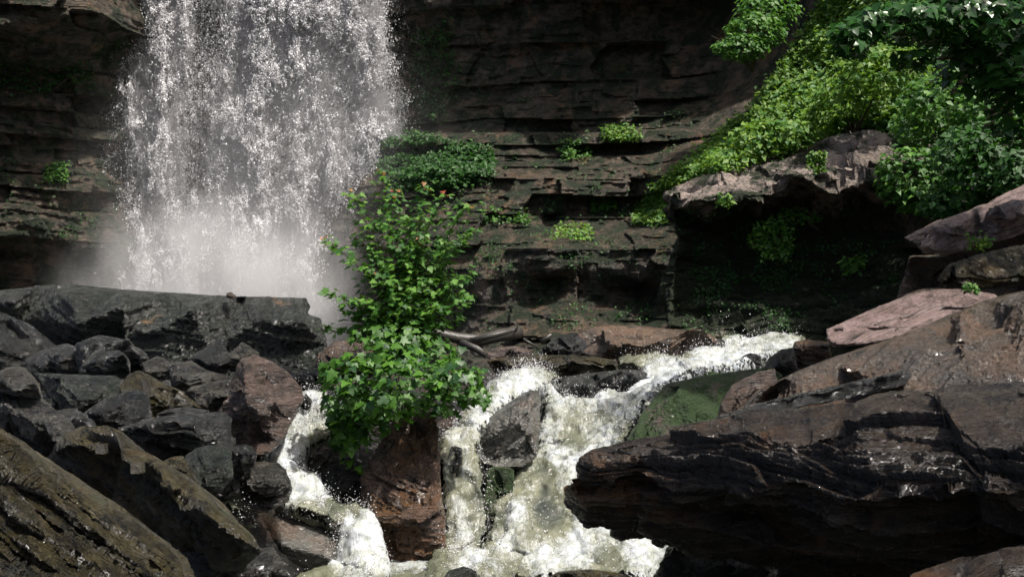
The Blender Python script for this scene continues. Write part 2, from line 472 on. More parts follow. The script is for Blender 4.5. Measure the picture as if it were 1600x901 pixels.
def make_rock(outline, d, inner=None, slope=None, thick=None, mat='grey', voxel=None, rough=1.0, ax=(0.15, -0.25, 1), lay=1.0, sp=None,
              ridge=0.4, fwd=0.5, tilt=1.0, seed=0, drop=0.0, nr=4, shrink=0.72, sharp=30, chops=22, grit=1.0):
    xs = [p[0] for p in outline]; ys = [p[1] for p in outline]
    w = (max(xs) - min(xs)) / F * d; h = (max(ys) - min(ys)) / F * d
    size = math.sqrt(w * h)
    if thick is None: thick = 0.9 * min(w, h) + 0.25 * max(w, h)
    if slope:
        ym = (min(ys) + max(ys)) / 2
        outline = [p if len(p) > 2 else (p[0], p[1], slope[1] + (slope[3] - slope[1]) * (p[0] - slope[0]) / (slope[2] - slope[0]) + tilt * h * 0.5 * (ym - p[1]) / (max(ys) - ym)) for p in outline]
    under = None
    if inner is None:
        under = 0.35; ridge *= 0.8
        rr = random.Random(seed + 991); inner = []
        for k in range(nr):
            x = min(xs) + (max(xs) - min(xs)) * ((k + 0.5) / nr + rr.uniform(-0.08, 0.08))
            s = span(outline, x)
            if not s or s[1] - s[0] < 6: continue
            g = ridge + rr.uniform(-0.12, 0.12)
            yy = s[0] + (s[1] - s[0]) * g
            inner.append((x, yy, d - fwd * h * (0.7 + rr.uniform(-0.2, 0.3))))
            if s[1] - s[0] > 40:
                inner.append((x + rr.uniform(-4, 4), s[0] + (s[1] - s[0]) * min(0.92, g + 0.38), d - fwd * h * (0.55 + rr.uniform(-0.15, 0.3))))
    if voxel is None: voxel = max(0.011, min(0.03, size * 0.022), 0.0011 * d)
    V, f = solid(outline, inner, d, thick, tilt=tilt, drop=drop, shrink=shrink, under=under)
    me = remesh(V, f, voxel)
    co = get_co(me); no = get_no(me)
    off = seed * 3.7
    q = co + off
    big = fbm(q * (1.6 / max(size, 0.3)), 3, seed) * 0.05 * size
    med = fbm(q * 4.5, 4, seed + 11, 0.55) * 0.035
    ridg = (0.5 - np.abs(fbm(q * 2.4, 4, seed + 23))) * 0.05 * min(1.5, size)
    an = q - np.outer(q @ (np.array(ax) / np.linalg.norm(ax)), np.array(ax) / np.linalg.norm(ax)) * -1.6   # squeeze along the bed normal
    hi = (0.5 - np.abs(fbm(an * 7.0, 4, seed + 41, 0.6))) * 0.075 + fbm(an * 17, 3, seed + 43, 0.6) * 0.030
    dsp = rough * (big + med + ridg) + grit * hi * min(1.0, 0.45 + 0.4 * size)
    if lay > 0:
        s0 = sp or max(0.035, 0.07 * size)
        dsp = dsp + layered(q, ax, 0.075 * lay * min(1.4, max(0.35, size)), s0, seed + 31)
        dsp = dsp + layered(q, ax, 0.03 * lay * min(1.4, max(0.35, size)), s0 * 0.37, seed + 37)
    dsp = dsp - np.quantile(dsp, 0.62)
    qx = co[:, 0] / co[:, 1] * F + 800; qy = (EYE - co[:, 2]) / co[:, 1] * F + 450.5; e = np.full(len(co), 1e9)
    for k in range(len(outline)):
        a_ = np.array(outline[k][:2], float); ab = np.array(outline[(k + 1) % len(outline)][:2], float) - a_
        t_ = np.clip(((qx - a_[0]) * ab[0] + (qy - a_[1]) * ab[1]) / (ab @ ab), 0, 1)
        e = np.minimum(e, np.hypot(qx - a_[0] - t_ * ab[0], qy - a_[1] - t_ * ab[1]))
    we = np.clip(e / F * d / (0.10 * min(size, 1.5)), 0, 1)
    dsp = dsp * (0.30 + 0.70 * we)          # keep the outline near its traced place
    co = chop(co, 0.15 + 0.85 * we, seed, chops, size)
    co2 = co + no * dsp[:, None]
    set_co(me, co2)
    me.polygons.foreach_set('use_smooth', np.ones(len(me.polygons), bool))
    me.set_sharp_from_angle(angle=R(sharp))
    me.materials.clear(); me.materials.append(M[mat])
    return me


NROCK = [0]


def rock(name, label, outline, d, group=None, cat='rock', kind=None, **kw):
    NROCK[0] += 1
    kw.setdefault('seed', NROCK[0])
    try:
        me = make_rock(outline, d, **kw)
    except Exception as ex:
        print('ROCK FAILED', label, ex); raise
    me.name = name
    return link(name, me, label=label, cat=cat, group=group, kind=kind)


# ------------------------------------------------------------------ cliff and terrain
CLIFF_PTS = [
    # far left wall
    (-1500, -900, 30), (-1500, 0, 22), (-1500, 600, 20), (-700, -900, 36), (-700, 0, 30), (-700, 600, 27),
    (-250, -900, 36), (-250, 0, 32), (-250, 300, 31), (-250, 600, 30),
    (0, -900, 35), (0, -100, 31), (0, 20, 31), (0, 38, 30.2), (0, 50, 31.6), (0, 130, 33), (0, 200, 33), (0, 285, 33), (0, 292, 32.4), (0, 380, 32.2), (0, 390, 33), (0, 600, 32),
    (150, -100, 32), (150, 30, 31.4), (150, 60, 33.2), (150, 140, 34), (150, 290, 33.6), (150, 385, 33.4), (150, 600, 33),
    (250, -900, 39), (230, 0, 35), (230, 300, 36), (230, 600, 35.5),
    (400, -900, 41), (400, -500, 39), (400, 0, 37), (400, 300, 38), (400, 600, 38),
    (580, -900, 39), (580, 0, 36), (580, 180, 36), (580, 240, 35), (580, 300, 33.5), (580, 600, 33),
    # middle back wall
    (700, -900, 39), (700, -300, 36), (700, -60, 34.5), (700, 0, 34.5), (700, 200, 34), (700, 230, 33), (700, 290, 31.0), (700, 300, 31.2), (700, 350, 30.4), (700, 420, 29), (700, 600, 28),
    (860, -900, 35), (860, -300, 34), (860, -60, 32.0), (860, 0, 34), (860, 150, 33), (860, 240, 32), (860, 275, 30.4), (860, 282, 29.9), (860, 335, 29.7), (860, 338, 30.2), (860, 372, 28.2), (860, 398, 26.9), (860, 428, 27.0), (860, 436, 28.0), (860, 470, 27.2), (860, 540, 26), (860, 600, 24),
    (1000, -900, 34), (1000, -60, 30.5), (1000, 0, 33.5), (1000, 160, 32), (1000, 250, 30.6), (1000, 258, 30.0), (1000, 330, 29.5), (1000, 365, 27.8), (1000, 410, 26.4), (1000, 440, 26.6), (1000, 448, 27.4), (1000, 540, 26), (1000, 600, 24),
    (1100, -900, 34), (1100,-60,31), (1100, 0, 33), (1100, 150, 31.5), (1100, 220, 29.5), (1100, 270, 26.5), (1100, 340, 26.0), (1100, 600, 24),
    (1220, -900, 34), (1220, 0, 30.5), (1220, 100, 29), (1220, 160, 27.5), (1220, 230, 24.5), (1220, 260, 24.3), (1220, 600, 23.5),
    (1330, -900, 34), (1330, 0, 27), (1330, 100, 25.5), (1330, 200, 22.8), (1330, 215, 22.4), (1330, 600, 22.5),
    (1480, -900, 32), (1480, 0, 24), (1480, 100, 22.5), (1480, 200, 21.5), (1480, 330, 20.8), (1480, 600, 21),
    (1620, -900, 30), (1620, 0, 21), (1620, 150, 19.5), (1620, 300, 18.5), (1620, 600, 18),
    (2000, -900, 28), (2000, 0, 17), (2000, 300, 15), (2000, 600, 14), (2700, -900, 26), (2700, 0, 13), (2700, 600, 11),
]
_cp = np.array(CLIFF_PTS, float)


def _rk(a, b):
    sc = np.array([1.0, 1.6])
    return np.sqrt((((a[:, None, :] - b[None, :, :]) * sc) ** 2).sum(-1) + 9.0)


_A = _rk(_cp[:, :2], _cp[:, :2]); _n = len(_cp)
_S = np.zeros((_n + 3, _n + 3)); _S[:_n, :_n] = _A; _S[:_n, _n] = 1; _S[:_n, _n + 1:] = _cp[:, :2] / 1000
_S[_n, :_n] = 1; _S[_n + 1:, :_n] = _cp[:, :2].T / 1000
_W = np.linalg.solve(_S, np.r_[_cp[:, 2], 0, 0, 0])


def base_depth(px, py):
    q = np.stack([px, py], -1).astype(float); out = np.empty(len(q))
    for s in range(0, len(q), 20000):
        b = q[s:s + 20000]
        out[s:s + 20000] = _rk(b, _cp[:, :2]) @ _W[:_n] + _W[_n] + (b / 1000) @ _W[_n + 1:]
    return out


def cliff_depth(px, py):
    d = base_depth(px, py)
    w = P(px, py, d)
    wz = w[:, 2] + 0.18 * fbm(w * 0.25, 3, 3) + 0.03 * w[:, 0]
    # beds of rock of uneven height, each broken into blocks along its length
    t = wz / 0.62 + 1.1 * np.sin(wz * 0.9)
    k = np.floor(t).astype(np.int64); fr = t - k
    bx = np.floor(w[:, 0] / 1.9 + rand_cell(k, k * 0, 5) * 7 + 0.35 * fbm(w * 0.8, 2, 9)).astype(np.int64)
    bf = w[:, 0] / 1.9
    o0 = rand_cell(k, k * 0 + 3, 6) * 0.55 + rand_cell(k, bx, 7) * 0.62
    o1 = rand_cell(k + 1, k * 0 + 3, 6) * 0.55 + rand_cell(k + 1, bx, 7) * 0.62
    ww = np.clip((fr - 0.90) / 0.10, 0, 1)
    st = o0 * (1 - ww) + o1 * ww
    # thin laminations
    t2 = wz / 0.13 + 2 * fbm(w * 0.7, 2, 13); k2 = np.floor(t2).astype(np.int64)
    st2 = rand_cell(k2, np.floor(w[:, 0] / 0.7 + k2 * 0.37).astype(np.int64), 15) * 0.13
    soft = np.clip((px - 1050) / 80, 0, 1) * np.clip((330 - py) / 40, 0, 1)      # the earth bank on the right has no beds
    hid = 1 - 0.85 * soft
    d2 = d - hid * (st * 1.0 + st2) + 0.45 - 0.5 * fbm(w * 0.45, 5, 21, 0.6) - 0.16 * fbm(w * 2.2, 4, 22, 0.6)
    return d2


def axis(a, b, fine0, fine1, step, coarse):
    l = list(np.arange(fine0, fine1, step)); x, s = fine0, step
    left = []
    while x > a: s = min(s * 1.15, coarse); x -= s; left.append(x)
    x, s = l[-1], step
    while x < b: s = min(s * 1.15, coarse); x += s; l.append(x)
    return np.array(left[::-1] + l)


def grid_faces(ny, nx):
    i = np.arange(ny * nx).reshape(ny, nx)
    return np.stack([i[:-1, :-1], i[1:, :-1], i[1:, 1:], i[:-1, 1:]], -1).reshape(-1, 4)


gx = axis(-1400, 2600, -30, 1640, 2.5, 60); gy = axis(-850, 600, -20, 555, 2.0, 50)
GX, GY = np.meshgrid(gx, gy)
cd = cliff_depth(GX.ravel(), GY.ravel())
me = mesh_from('cliff', P(GX.ravel(), GY.ravel(), cd), grid_faces(len(gy), len(gx)), M['cliff'])
me.set_sharp_from_angle(angle=R(40))
link('cliff', me, label='dark layered rock cliff rising behind the waterfall and pool', kind='structure', recentre=False)

# ground under everything: height from scattered control points
GP = np.array([(-60, -40, 1.0), (60, -40, 1.0), (-60, 60, 2.0), (60, 60, 2.0), (0, -40, 0.0), (0, 0, -0.6), (0, 5, -0.7), (0, 10, -0.6), (0.5, 12, -0.6), (2, 12, -0.6), (-1.5, 12.3, -0.5),
               (0.5, 14, 0.1), (1.5, 15.5, 0.9), (3, 17, 1.4), (5, 19, 1.5), (0, 17, 1.3), (0, 20, 1.3), (-3, 20, 1.3), (-5, 30, 1.0), (3, 28, 1.2), (10, 28, 1.5),
               (-2.2, 10, 0.0), (-3, 9, 0.3), (-4, 8, 0.5), (-3, 11, 0.8), (-3, 12.5, 1.0), (-4.5, 12, 1.2), (-5.5, 14, 1.4), (-3, 14.5, 1.2), (-8, 12, 1.6), (-10, 18, 1.6),
               (-3, 5, 0.2), (-6, 6, 1.2), (2.5, 9, -0.8), (3, 6, -0.6), (5, 7, -0.2), (6, 10, 0.6), (7, 14, 1.4), (9, 16, 2.0), (-1, 15, 1.0), (-2, 13.5, 0.6), (-12, 5, 2), (12, 5, 2)], float)


def tps(P0, q):
    k = lambda a, b: np.sqrt(((a[:, None] - b[None]) ** 2).sum(-1) + 0.3)
    A = k(P0[:, :2], P0[:, :2]); w = np.linalg.solve(A + 1e-6 * np.eye(len(A)), P0[:, 2] - P0[:, 2].mean())
    out = np.empty(len(q))
    for s in range(0, len(q), 20000): out[s:s + 20000] = k(q[s:s + 20000], P0[:, :2]) @ w + P0[:, 2].mean()
    return out


bx_ = axis(-60, 60, -9, 10, 0.06, 3); by_ = axis(-40, 60, 5, 22, 0.06, 3)
BX, BY = np.meshgrid(bx_, by_); q = np.c_[BX.ravel(), BY.ravel()]
bz = tps(GP, q); w3 = np.c_[q, bz]
bz = bz + 0.28 * fbm(w3 * 1.3, 4, 41, 0.6) + 0.10 * np.abs(fbm(w3 * 4, 3, 42)) - 0.12
me = mesh_from('streambed', np.c_[q, bz], grid_faces(len(by_), len(bx_)), M['bed'])
link('streambed', me, label='dark rocky ground of the gorge under the boulders', kind='structure', recentre=False)

# ------------------------------------------------------------------ rocks: left pile
G1 = 'boulders heaped left of the cascade'
rock('rock_slab', 'long flat-topped dark slab lying in front of the waterfall base',
     [(-60, 458), (0, 453), (60, 447), (110, 444), (190, 452), (270, 457), (380, 463), (478, 466), (486, 480), (479, 490), (502, 497), (512, 540), (505, 590), (430, 600), (300, 595), (180, 585), (90, 545), (30, 500), (-60, 480)],
     15.6, inner=[(20, 470, 15.1), (110, 462, 15.0), (200, 475, 14.9), (300, 486, 14.9), (400, 500, 15.0), (470, 500, 15.0), (120, 505, 14.7), (220, 530, 14.9), (330, 545, 15.1), (440, 550, 15.1), (160, 560, 15.3)],
     thick=2.2, mat='green', tilt=0.9, ax=(0.30, -0.2, 1), sp=0.09, lay=0.5, rough=0.35, chops=5, grit=0.8, cat='rock slab')
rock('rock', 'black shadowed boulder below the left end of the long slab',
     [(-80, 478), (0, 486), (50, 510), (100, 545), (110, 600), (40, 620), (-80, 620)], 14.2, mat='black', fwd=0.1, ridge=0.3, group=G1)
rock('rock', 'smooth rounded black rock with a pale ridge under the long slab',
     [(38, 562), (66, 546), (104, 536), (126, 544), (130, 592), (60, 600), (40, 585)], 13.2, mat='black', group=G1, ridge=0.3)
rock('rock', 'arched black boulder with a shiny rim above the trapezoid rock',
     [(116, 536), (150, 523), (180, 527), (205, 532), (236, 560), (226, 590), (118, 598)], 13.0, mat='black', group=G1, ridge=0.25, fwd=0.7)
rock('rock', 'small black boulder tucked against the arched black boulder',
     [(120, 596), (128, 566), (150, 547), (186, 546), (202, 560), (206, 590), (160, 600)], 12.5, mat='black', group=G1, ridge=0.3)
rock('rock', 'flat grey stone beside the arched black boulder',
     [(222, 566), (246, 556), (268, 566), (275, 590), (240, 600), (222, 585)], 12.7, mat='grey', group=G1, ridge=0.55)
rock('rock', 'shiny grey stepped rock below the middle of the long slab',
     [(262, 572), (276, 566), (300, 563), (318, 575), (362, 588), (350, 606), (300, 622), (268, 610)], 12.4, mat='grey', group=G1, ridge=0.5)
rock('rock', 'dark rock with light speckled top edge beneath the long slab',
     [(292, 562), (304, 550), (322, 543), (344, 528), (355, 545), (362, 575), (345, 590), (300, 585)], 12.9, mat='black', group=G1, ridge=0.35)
rock('rock', 'small pale-topped rock above the tall pinkish boulder',
     [(352, 566), (358, 548), (378, 534), (392, 541), (408, 549), (404, 566), (380, 580), (358, 582)], 12.9, mat='grey', group=G1, ridge=0.55)
rock('rock', 'trapezoid greenish rock face with an orange stain',
     [(52, 582), (120, 584), (180, 587), (190, 592), (184, 618), (158, 636), (120, 662), (96, 640), (70, 616)], 11.6,
     inner=[(75, 592, 11.3), (160, 595, 11.3), (120, 620, 11.0), (110, 645, 10.9), (150, 615, 11.05)], tilt=2.0, thick=1.0, mat='green', group=G1, lay=0.6, rough=0.6)
rock('rock', 'mossy brown wedge rock sloping right beside the trapezoid rock',
     [(186, 602), (200, 584), (216, 577), (238, 590), (284, 612), (334, 642), (320, 668), (230, 676), (190, 640)], 11.4, mat='olive', group=G1, ridge=0.35)
rock('rock', 'flat-topped black rock with a bright rim left of the tall boulder',
     [(284, 612), (300, 602), (355, 592), (366, 600), (352, 640), (330, 660), (296, 640)], 11.6, mat='grey', group=G1, ridge=0.3, fwd=0.8)
rock('boulder', 'tall angular pinkish boulder with dark left side by the left stream',
     [(338, 645), (358, 600), (376, 561), (400, 553), (430, 566), (452, 582), (472, 604), (476, 625), (462, 652), (440, 690), (420, 712), (370, 716), (340, 680)],
     11.5, inner=[(380, 566, 11.3), (384, 610, 10.95), (382, 652, 10.7), (362, 640, 11.15), (366, 600, 11.3), (420, 650, 10.9), (432, 620, 11.15), (447, 600, 11.5), (430, 585, 11.7), (405, 575, 11.7), (384, 662, 11.15), (415, 660, 11.2), (440, 655, 11.3), (400, 690, 11.4)],
     thick=1.3, mat='pink', ax=(0.5, 0.2, 1), lay=0.5, sp=0.08, rough=0.6, cat='boulder', tilt=0.6, shrink=0.85, chops=10)
rock('rock', 'low black rock with a rough pale top, lower left of trapezoid rock',
     [(96, 668), (125, 645), (160, 625), (210, 608), (232, 616), (240, 650), (200, 682), (130, 690)], 10.9, mat='black', group=G1, ridge=0.2, fwd=0.6)
rock('rock', 'small dark rock with a curved bright edge behind the long log-like rock',
     [(240, 648), (262, 640), (290, 634), (325, 640), (336, 655), (320, 672), (250, 670)], 11.0, mat='black', group=G1, ridge=0.25)
rock('rock', 'long low log-like black rock with a glistening top',
     [(184, 668), (225, 655), (262, 650), (300, 648), (355, 646), (363, 656), (368, 700), (355, 728), (290, 730), (210, 712)], 10.6, mat='black', group=G1, ridge=0.22, fwd=0.6, ax=(0.05, -.2, 1), lay=1.5)
rock('rock', 'layered slanting rock with bright streaks at the left edge, above the mossy slab',
     [(-40, 590, 10.4), (0, 586, 10.4), (30, 590, 10.3), (62, 612, 10.1), (104, 648, 9.7), (132, 682, 9.5), (120, 722, 10.0), (60, 740, 10.2), (-40, 720, 10.2)], 9.6,
     inner=[(0, 636, 9.4), (45, 655, 9.2), (85, 672, 9.1), (112, 690, 9.15), (10, 612, 9.9), (60, 635, 9.65), (30, 690, 9.9), (80, 704, 9.75), (-20, 640, 9.4)], mat='grey', tilt=1.0, thick=1.2, ax=(0.57, 0.3, 0.8), lay=1.4, sp=0.08, group=G1)
rock('rock', 'small grey rounded stone at the left edge on top of the streaked rock',
     [(-10, 585), (6, 574), (26, 571), (42, 574), (62, 600), (66, 622), (30, 620), (-10, 610)], 10.0, mat='grey', group=G1, ridge=0.4)
rock('rock_slab', 'slanting slab with a patch of green moss above the foreground rock',
     [(60, 770, 9.3), (72, 712, 9.2), (98, 676, 9.1), (125, 664, 8.95), (160, 662, 8.85), (186, 673, 8.7), (240, 712, 8.4), (300, 750, 8.1), (345, 785, 7.9), (395, 830, 7.65), (412, 862, 7.6), (380, 895, 8.2), (300, 895, 8.6), (180, 860, 9.0)],
     8.2, inner=[(112, 692, 8.5), (160, 704, 8.25), (215, 730, 7.9), (270, 764, 7.6), (330, 808, 7.3), (388, 848, 7.15), (120, 704, 8.75), (162, 718, 8.6), (213, 745, 8.35), (266, 780, 8.1), (322, 824, 7.8), (372, 862, 7.6), (100, 760, 9.0), (180, 790, 8.8), (260, 840, 8.5), (330, 870, 8.2)],
     thick=1.4, tilt=1.1, mat='olive', ax=(0.57, 0.35, 0.75), lay=0.9, sp=0.15, chops=5, cat='rock slab')
FG = [(-80, 660), (0, 668), (60, 706), (110, 738), (160, 776), (215, 812), (270, 850), (296, 880), (316, 930), (316, 960), (-80, 960)]


def steps():
    """beds stepping down away from the upper edge; each has a lip and a notch under it"""
    rr = random.Random(5); out = []
    for o, lip in ((12, 0.05), (34, 0.10), (62, 0.07), (88, 0.15), (120, 0.07), (150, 0.16), (186, 0.09), (222, 0.15), (268, 0.09), (320, 0.14)):
        for t in range(-60, 520, 34):
            for dv, dd in ((0, -lip * 0.35), (12, lip * 0.50)):
                jt = rr.uniform(-5, 5)
                x = 0 + 0.79 * t - 0.61 * (o + dv) + rr.uniform(-3, 3); y = 672 + 0.61 * t + 0.79 * (o + dv) + jt * 0.5
                q = [x, y]
                k = len(FG); ins = False; md = 1e9
                for i in range(k):
                    x0, y0 = FG[i]; x1, y1 = FG[(i + 1) % k]
                    if ((y0 > y) != (y1 > y)) and x < (x1 - x0) * (y - y0) / (y1 - y0) + x0: ins = not ins
                    L2 = (x1 - x0) ** 2 + (y1 - y0) ** 2; u = max(0, min(1, ((x - x0) * (x1 - x0) + (y - y0) * (y1 - y0)) / L2))
                    md = min(md, math.hypot(x - x0 - u * (x1 - x0), y - y0 - u * (y1 - y0)))
                if ins and md > 9:
                    out.append((x, y, 5.85 - 0.0030 * o - 0.0006 * t + dd * rr.uniform(0.3, 1.2)))
    return out


rock('rock_slab', 'large olive layered foreground rock filling the bottom left corner',
     [(-80, 660), (0, 668), (60, 706), (110, 738), (160, 776), (215, 812), (270, 850), (296, 880), (316, 930), (316, 960), (-80, 960)],
     6.0, inner=steps(),
     thick=1.4, tilt=0.9, mat='olive', ax=(0.57, 0.30, 0.76), lay=1.1, sp=0.07, rough=0.9, voxel=0.009, chops=8, grit=0.8, cat='rock slab')
rock('rock', 'dark lichen-topped stone wedged between the log-like rock and mossy slab',
     [(248, 722), (262, 714), (286, 711), (302, 735), (316, 768), (290, 765), (262, 745)], 9.6, mat='olive', group=G1, ridge=0.3)
rock('rock', 'green-grey flat faced rock under the log-like rock',
     [(284, 712), (305, 700), (332, 694), (362, 704), (366, 745), (340, 775), (300, 770)], 10.0, mat='green', group=G1, ridge=0.55)
rock('rock', 'small dark round stone between log-like rock and round boulder',
     [(362, 702), (372, 694), (388, 693), (402, 706), (400, 728), (378, 742), (362, 735)], 10.6, mat='black', group=G1, ridge=0.4)
rock('boulder', 'round knobbly boulder standing beside the narrow left stream',
     [(372, 752), (378, 730), (394, 718), (414, 714), (436, 718), (448, 738), (456, 760), (450, 782), (420, 800), (388, 798), (374, 775)], 11.0,
     inner=[(400, 735, 10.65), (425, 735, 10.65), (440, 752, 10.6), (400, 760, 10.5), (425, 762, 10.5), (405, 775, 10.85), (435, 775, 10.8)], mat='grey', rough=1.5, lay=1.3, cat='boulder')
rock('rock_slab', 'smooth grey-brown slab washed by thin water at bottom of left stream',
     [(376, 812), (398, 790), (424, 778), (470, 779), (520, 788), (556, 797), (572, 830), (592, 884), (560, 930), (440, 930), (405, 880)], 12.1,
     inner=[(430, 800, 11.9), (500, 810, 11.9), (540, 840, 11.8), (440, 850, 11.5), (510, 870, 11.45), (550, 875, 11.7)], mat='smooth', tilt=0.8, thick=1.3, lay=0.15, rough=0.3, grit=0.15, chops=3, cat='rock slab')
rock('rock', 'dark rock with a thin bright rim at the foot of the mossy slab',
     [(268, 860), (300, 856), (350, 852), (372, 862), (380, 930), (300, 930)], 8.2, mat='black', group=G1, ridge=0.15, fwd=0.7)
rock('rock', 'grey ribbed rock at the bottom edge left of the smooth slab',
     [(322, 915), (355, 884), (398, 857), (426, 853), (446, 878), (456, 915), (450, 940), (330, 940)], 9.0, mat='grey', ax=(0.7, -0.2, -1), lay=1.6, group=G1, ridge=0.4)
rock('rock', 'oval grey wet rock dividing the left stream',
     [(442, 728), (456, 712), (472, 698), (498, 684), (518, 688), (524, 702), (514, 722), (492, 736), (470, 743), (452, 738)], 12.75,
     mat='smooth', lay=0.3, rough=0.4, ridge=0.6, group=G1)
rock('rock', 'dark rock between the left stream and the upright pillar rock',
     [(494, 782), (500, 752), (512, 730), (536, 712), (566, 716), (572, 800), (520, 800)], 12.5, mat='black', group=G1, ridge=0.3)
rock('boulder', 'upright pillar-shaped brown rock beneath the leafy bush',
     [(566, 800), (560, 745), (572, 700), (588, 665), (612, 640), (650, 632), (684, 640), (688, 690), (688, 740), (694, 800), (700, 872), (690, 900), (590, 900), (586, 850), (578, 810)],
     12.3, inner=[(600, 690, 12.15), (640, 660, 12.25), (640, 700, 12.0), (665, 740, 11.9), (600, 750, 11.9), (598, 806, 11.55), (625, 802, 11.5), (656, 790, 11.55), (620, 775, 11.8), (650, 765, 11.8), (602, 822, 12.1), (630, 818, 12.15), (662, 806, 12.1), (640, 870, 12.2), (600, 860, 12.2), (570, 770, 12.1), (585, 720, 12.1)],
     thick=1.1, tilt=0.3, mat='pillar', lay=0.7, sp=0.07, rough=0.9, cat='boulder', shrink=0.85)
rock('rock', 'thin dark plate of rock left of the leafy bush',
     [(452, 586), (480, 576), (518, 570), (530, 580), (520, 600), (470, 606)], 13.6, mat='black', group=G1, ridge=0.25)
rock('rock', 'brown rock in the shade behind the leafy bush',
     [(486, 580), (498, 552), (520, 534), (560, 530), (590, 545), (590, 590), (530, 596)], 14.4, mat='brown', group=G1, ridge=0.3)
rock('rock', 'small black rock in the top of the left stream',
     [(448, 640), (462, 622), (478, 612), (488, 625), (486, 640), (466, 650)], 12.9, mat='black', group=G1)
rock('rock', 'little brown stone perched on top edge of the long slab',
     [(352, 464), (354, 457), (361, 456), (369, 461), (370, 466), (360, 468)], 15.5, mat='brown', lay=0, rough=0.3, voxel=0.012, cat='stone')
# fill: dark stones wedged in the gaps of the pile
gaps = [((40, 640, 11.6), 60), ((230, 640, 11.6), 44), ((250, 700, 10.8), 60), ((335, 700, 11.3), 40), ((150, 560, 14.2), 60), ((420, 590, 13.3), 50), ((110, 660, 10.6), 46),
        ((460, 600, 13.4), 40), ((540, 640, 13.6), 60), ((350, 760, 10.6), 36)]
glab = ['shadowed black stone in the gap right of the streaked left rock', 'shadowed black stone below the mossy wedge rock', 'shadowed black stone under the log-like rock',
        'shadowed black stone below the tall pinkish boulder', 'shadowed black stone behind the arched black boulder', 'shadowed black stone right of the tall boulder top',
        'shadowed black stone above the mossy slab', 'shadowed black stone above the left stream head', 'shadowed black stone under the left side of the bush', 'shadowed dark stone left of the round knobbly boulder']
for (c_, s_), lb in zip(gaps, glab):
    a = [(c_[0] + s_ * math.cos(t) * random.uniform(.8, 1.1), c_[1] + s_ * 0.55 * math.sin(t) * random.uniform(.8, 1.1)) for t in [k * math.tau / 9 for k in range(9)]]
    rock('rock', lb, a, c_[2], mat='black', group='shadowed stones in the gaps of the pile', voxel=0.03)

# ------------------------------------------------------------------ rocks: middle
G2 = 'rocks in the middle of the cascade'
rock('rock', 'flat grey rock under the driftwood log',
     [(755, 556), (764, 545), (800, 540), (836, 546), (842, 562), (790, 570)], 17.0, mat='pink', group=G2, ridge=0.45)
rock('rock', 'dark angular rock left of the orange-brown slab',
     [(832, 566), (845, 545), (870, 524), (900, 518), (920, 540), (925, 570), (860, 574)], 17.4, mat='black', group=G2, ridge=0.3)
rock('rock_slab', 'orange-brown wedge slab with a dark right underside beyond the cascade',
     [(892, 530), (912, 513), (935, 505), (1000, 508), (1060, 514), (1108, 520), (1136, 540), (1146, 562), (1060, 572), (930, 572), (905, 550)], 17.6,
     inner=[(930, 520, 17.4), (1000, 518, 17.3), (1060, 520, 17.3), (960, 540, 16.9), (1000, 532, 16.9), (925, 545, 17.0), (1060, 530, 17.0), (1100, 530, 17.0), (1010, 550, 17.3), (1080, 552, 17.3)],
     mat='orange', thick=1.4, tilt=1.0, cat='rock slab', lay=0.6)
rock('rock_slab', 'long low mossy-brown slab above the middle of the cascade',
     [(756, 562), (790, 558), (836, 556), (880, 555), (930, 557), (964, 561), (972, 584), (900, 596), (820, 592), (775, 585)], 16.4, mat='olive', ridge=0.25, fwd=0.5, cat='rock slab', nr=7, lay=0.7)
rock('rock_slab', 'dark wet slab with water sheeting over its top, mid cascade',
     [(846, 604), (870, 590), (930, 582), (982, 576), (1012, 576), (1026, 598), (1000, 616), (940, 632), (880, 640), (850, 625)], 15.2, mat='black', ridge=0.28, fwd=0.9, cat='rock slab', nr=6, lay=0.5)
rock('boulder', 'tilted ribbed boulder split by water in the middle of the cascade',
     [(730, 700), (736, 680), (756, 656), (790, 632), (830, 610), (848, 604), (857, 632), (854, 680), (846, 712), (818, 734), (778, 736), (742, 722)],
     13.6, inner=[(770, 665, 13.3), (810, 640, 13.3), (838, 630, 13.3), (755, 700, 13.0), (800, 706, 12.85), (832, 690, 13.0), (790, 670, 13.1), (842, 650, 13.25), (780, 712, 13.2), (815, 718, 13.3)],
     mat='smooth', thick=1.2, tilt=1.0, ax=(-0.5, -0.3, 1), lay=0.7, sp=0.05, rough=0.8, cat='boulder')
rock('rock', 'upright moss-streaked rock below the tilted ribbed boulder',
     [(738, 900), (742, 840), (752, 790), (756, 740), (772, 725), (806, 728), (808, 770), (790, 810), (778, 850), (770, 900)], 12.9, mat='mossy', group=G2, tilt=0.2, ridge=0.3, fwd=0.1, thick=0.9)
rock('rock', 'black rock splashed by foam at the foot of the cascade',
     [(800, 900), (812, 862), (822, 838), (838, 822), (862, 836), (872, 868), (876, 900)], 12.35, mat='black', group=G2, ridge=0.3, fwd=0.3)
rock('rock', 'dark rock seen through thin water left of the foaming chute',
     [(690, 800), (696, 720), (706, 696), (722, 700), (724, 780), (712, 850), (696, 860)], 12.8, mat='black', group=G2, tilt=0.3, ridge=0.4, fwd=0.1)
rock('boulder', 'green moss-covered boulder with a pink-grey top beside the rapids',
     [(968, 720), (984, 672), (998, 640), (1036, 597), (1080, 590), (1150, 580), (1205, 572), (1230, 585), (1200, 640), (1160, 690), (1080, 720)],
     13.2, inner=[(1050, 602, 13.0), (1100, 605, 12.6), (1150, 600, 12.7), (1030, 650, 12.4), (1090, 650, 12.2), (1120, 625, 12.4), (1160, 630, 12.5), (1010, 690, 12.1), (1080, 690, 12.0)],
     mat='mossy', thick=1.6, tilt=1.0, cat='boulder', lay=0.6, rough=1.2)
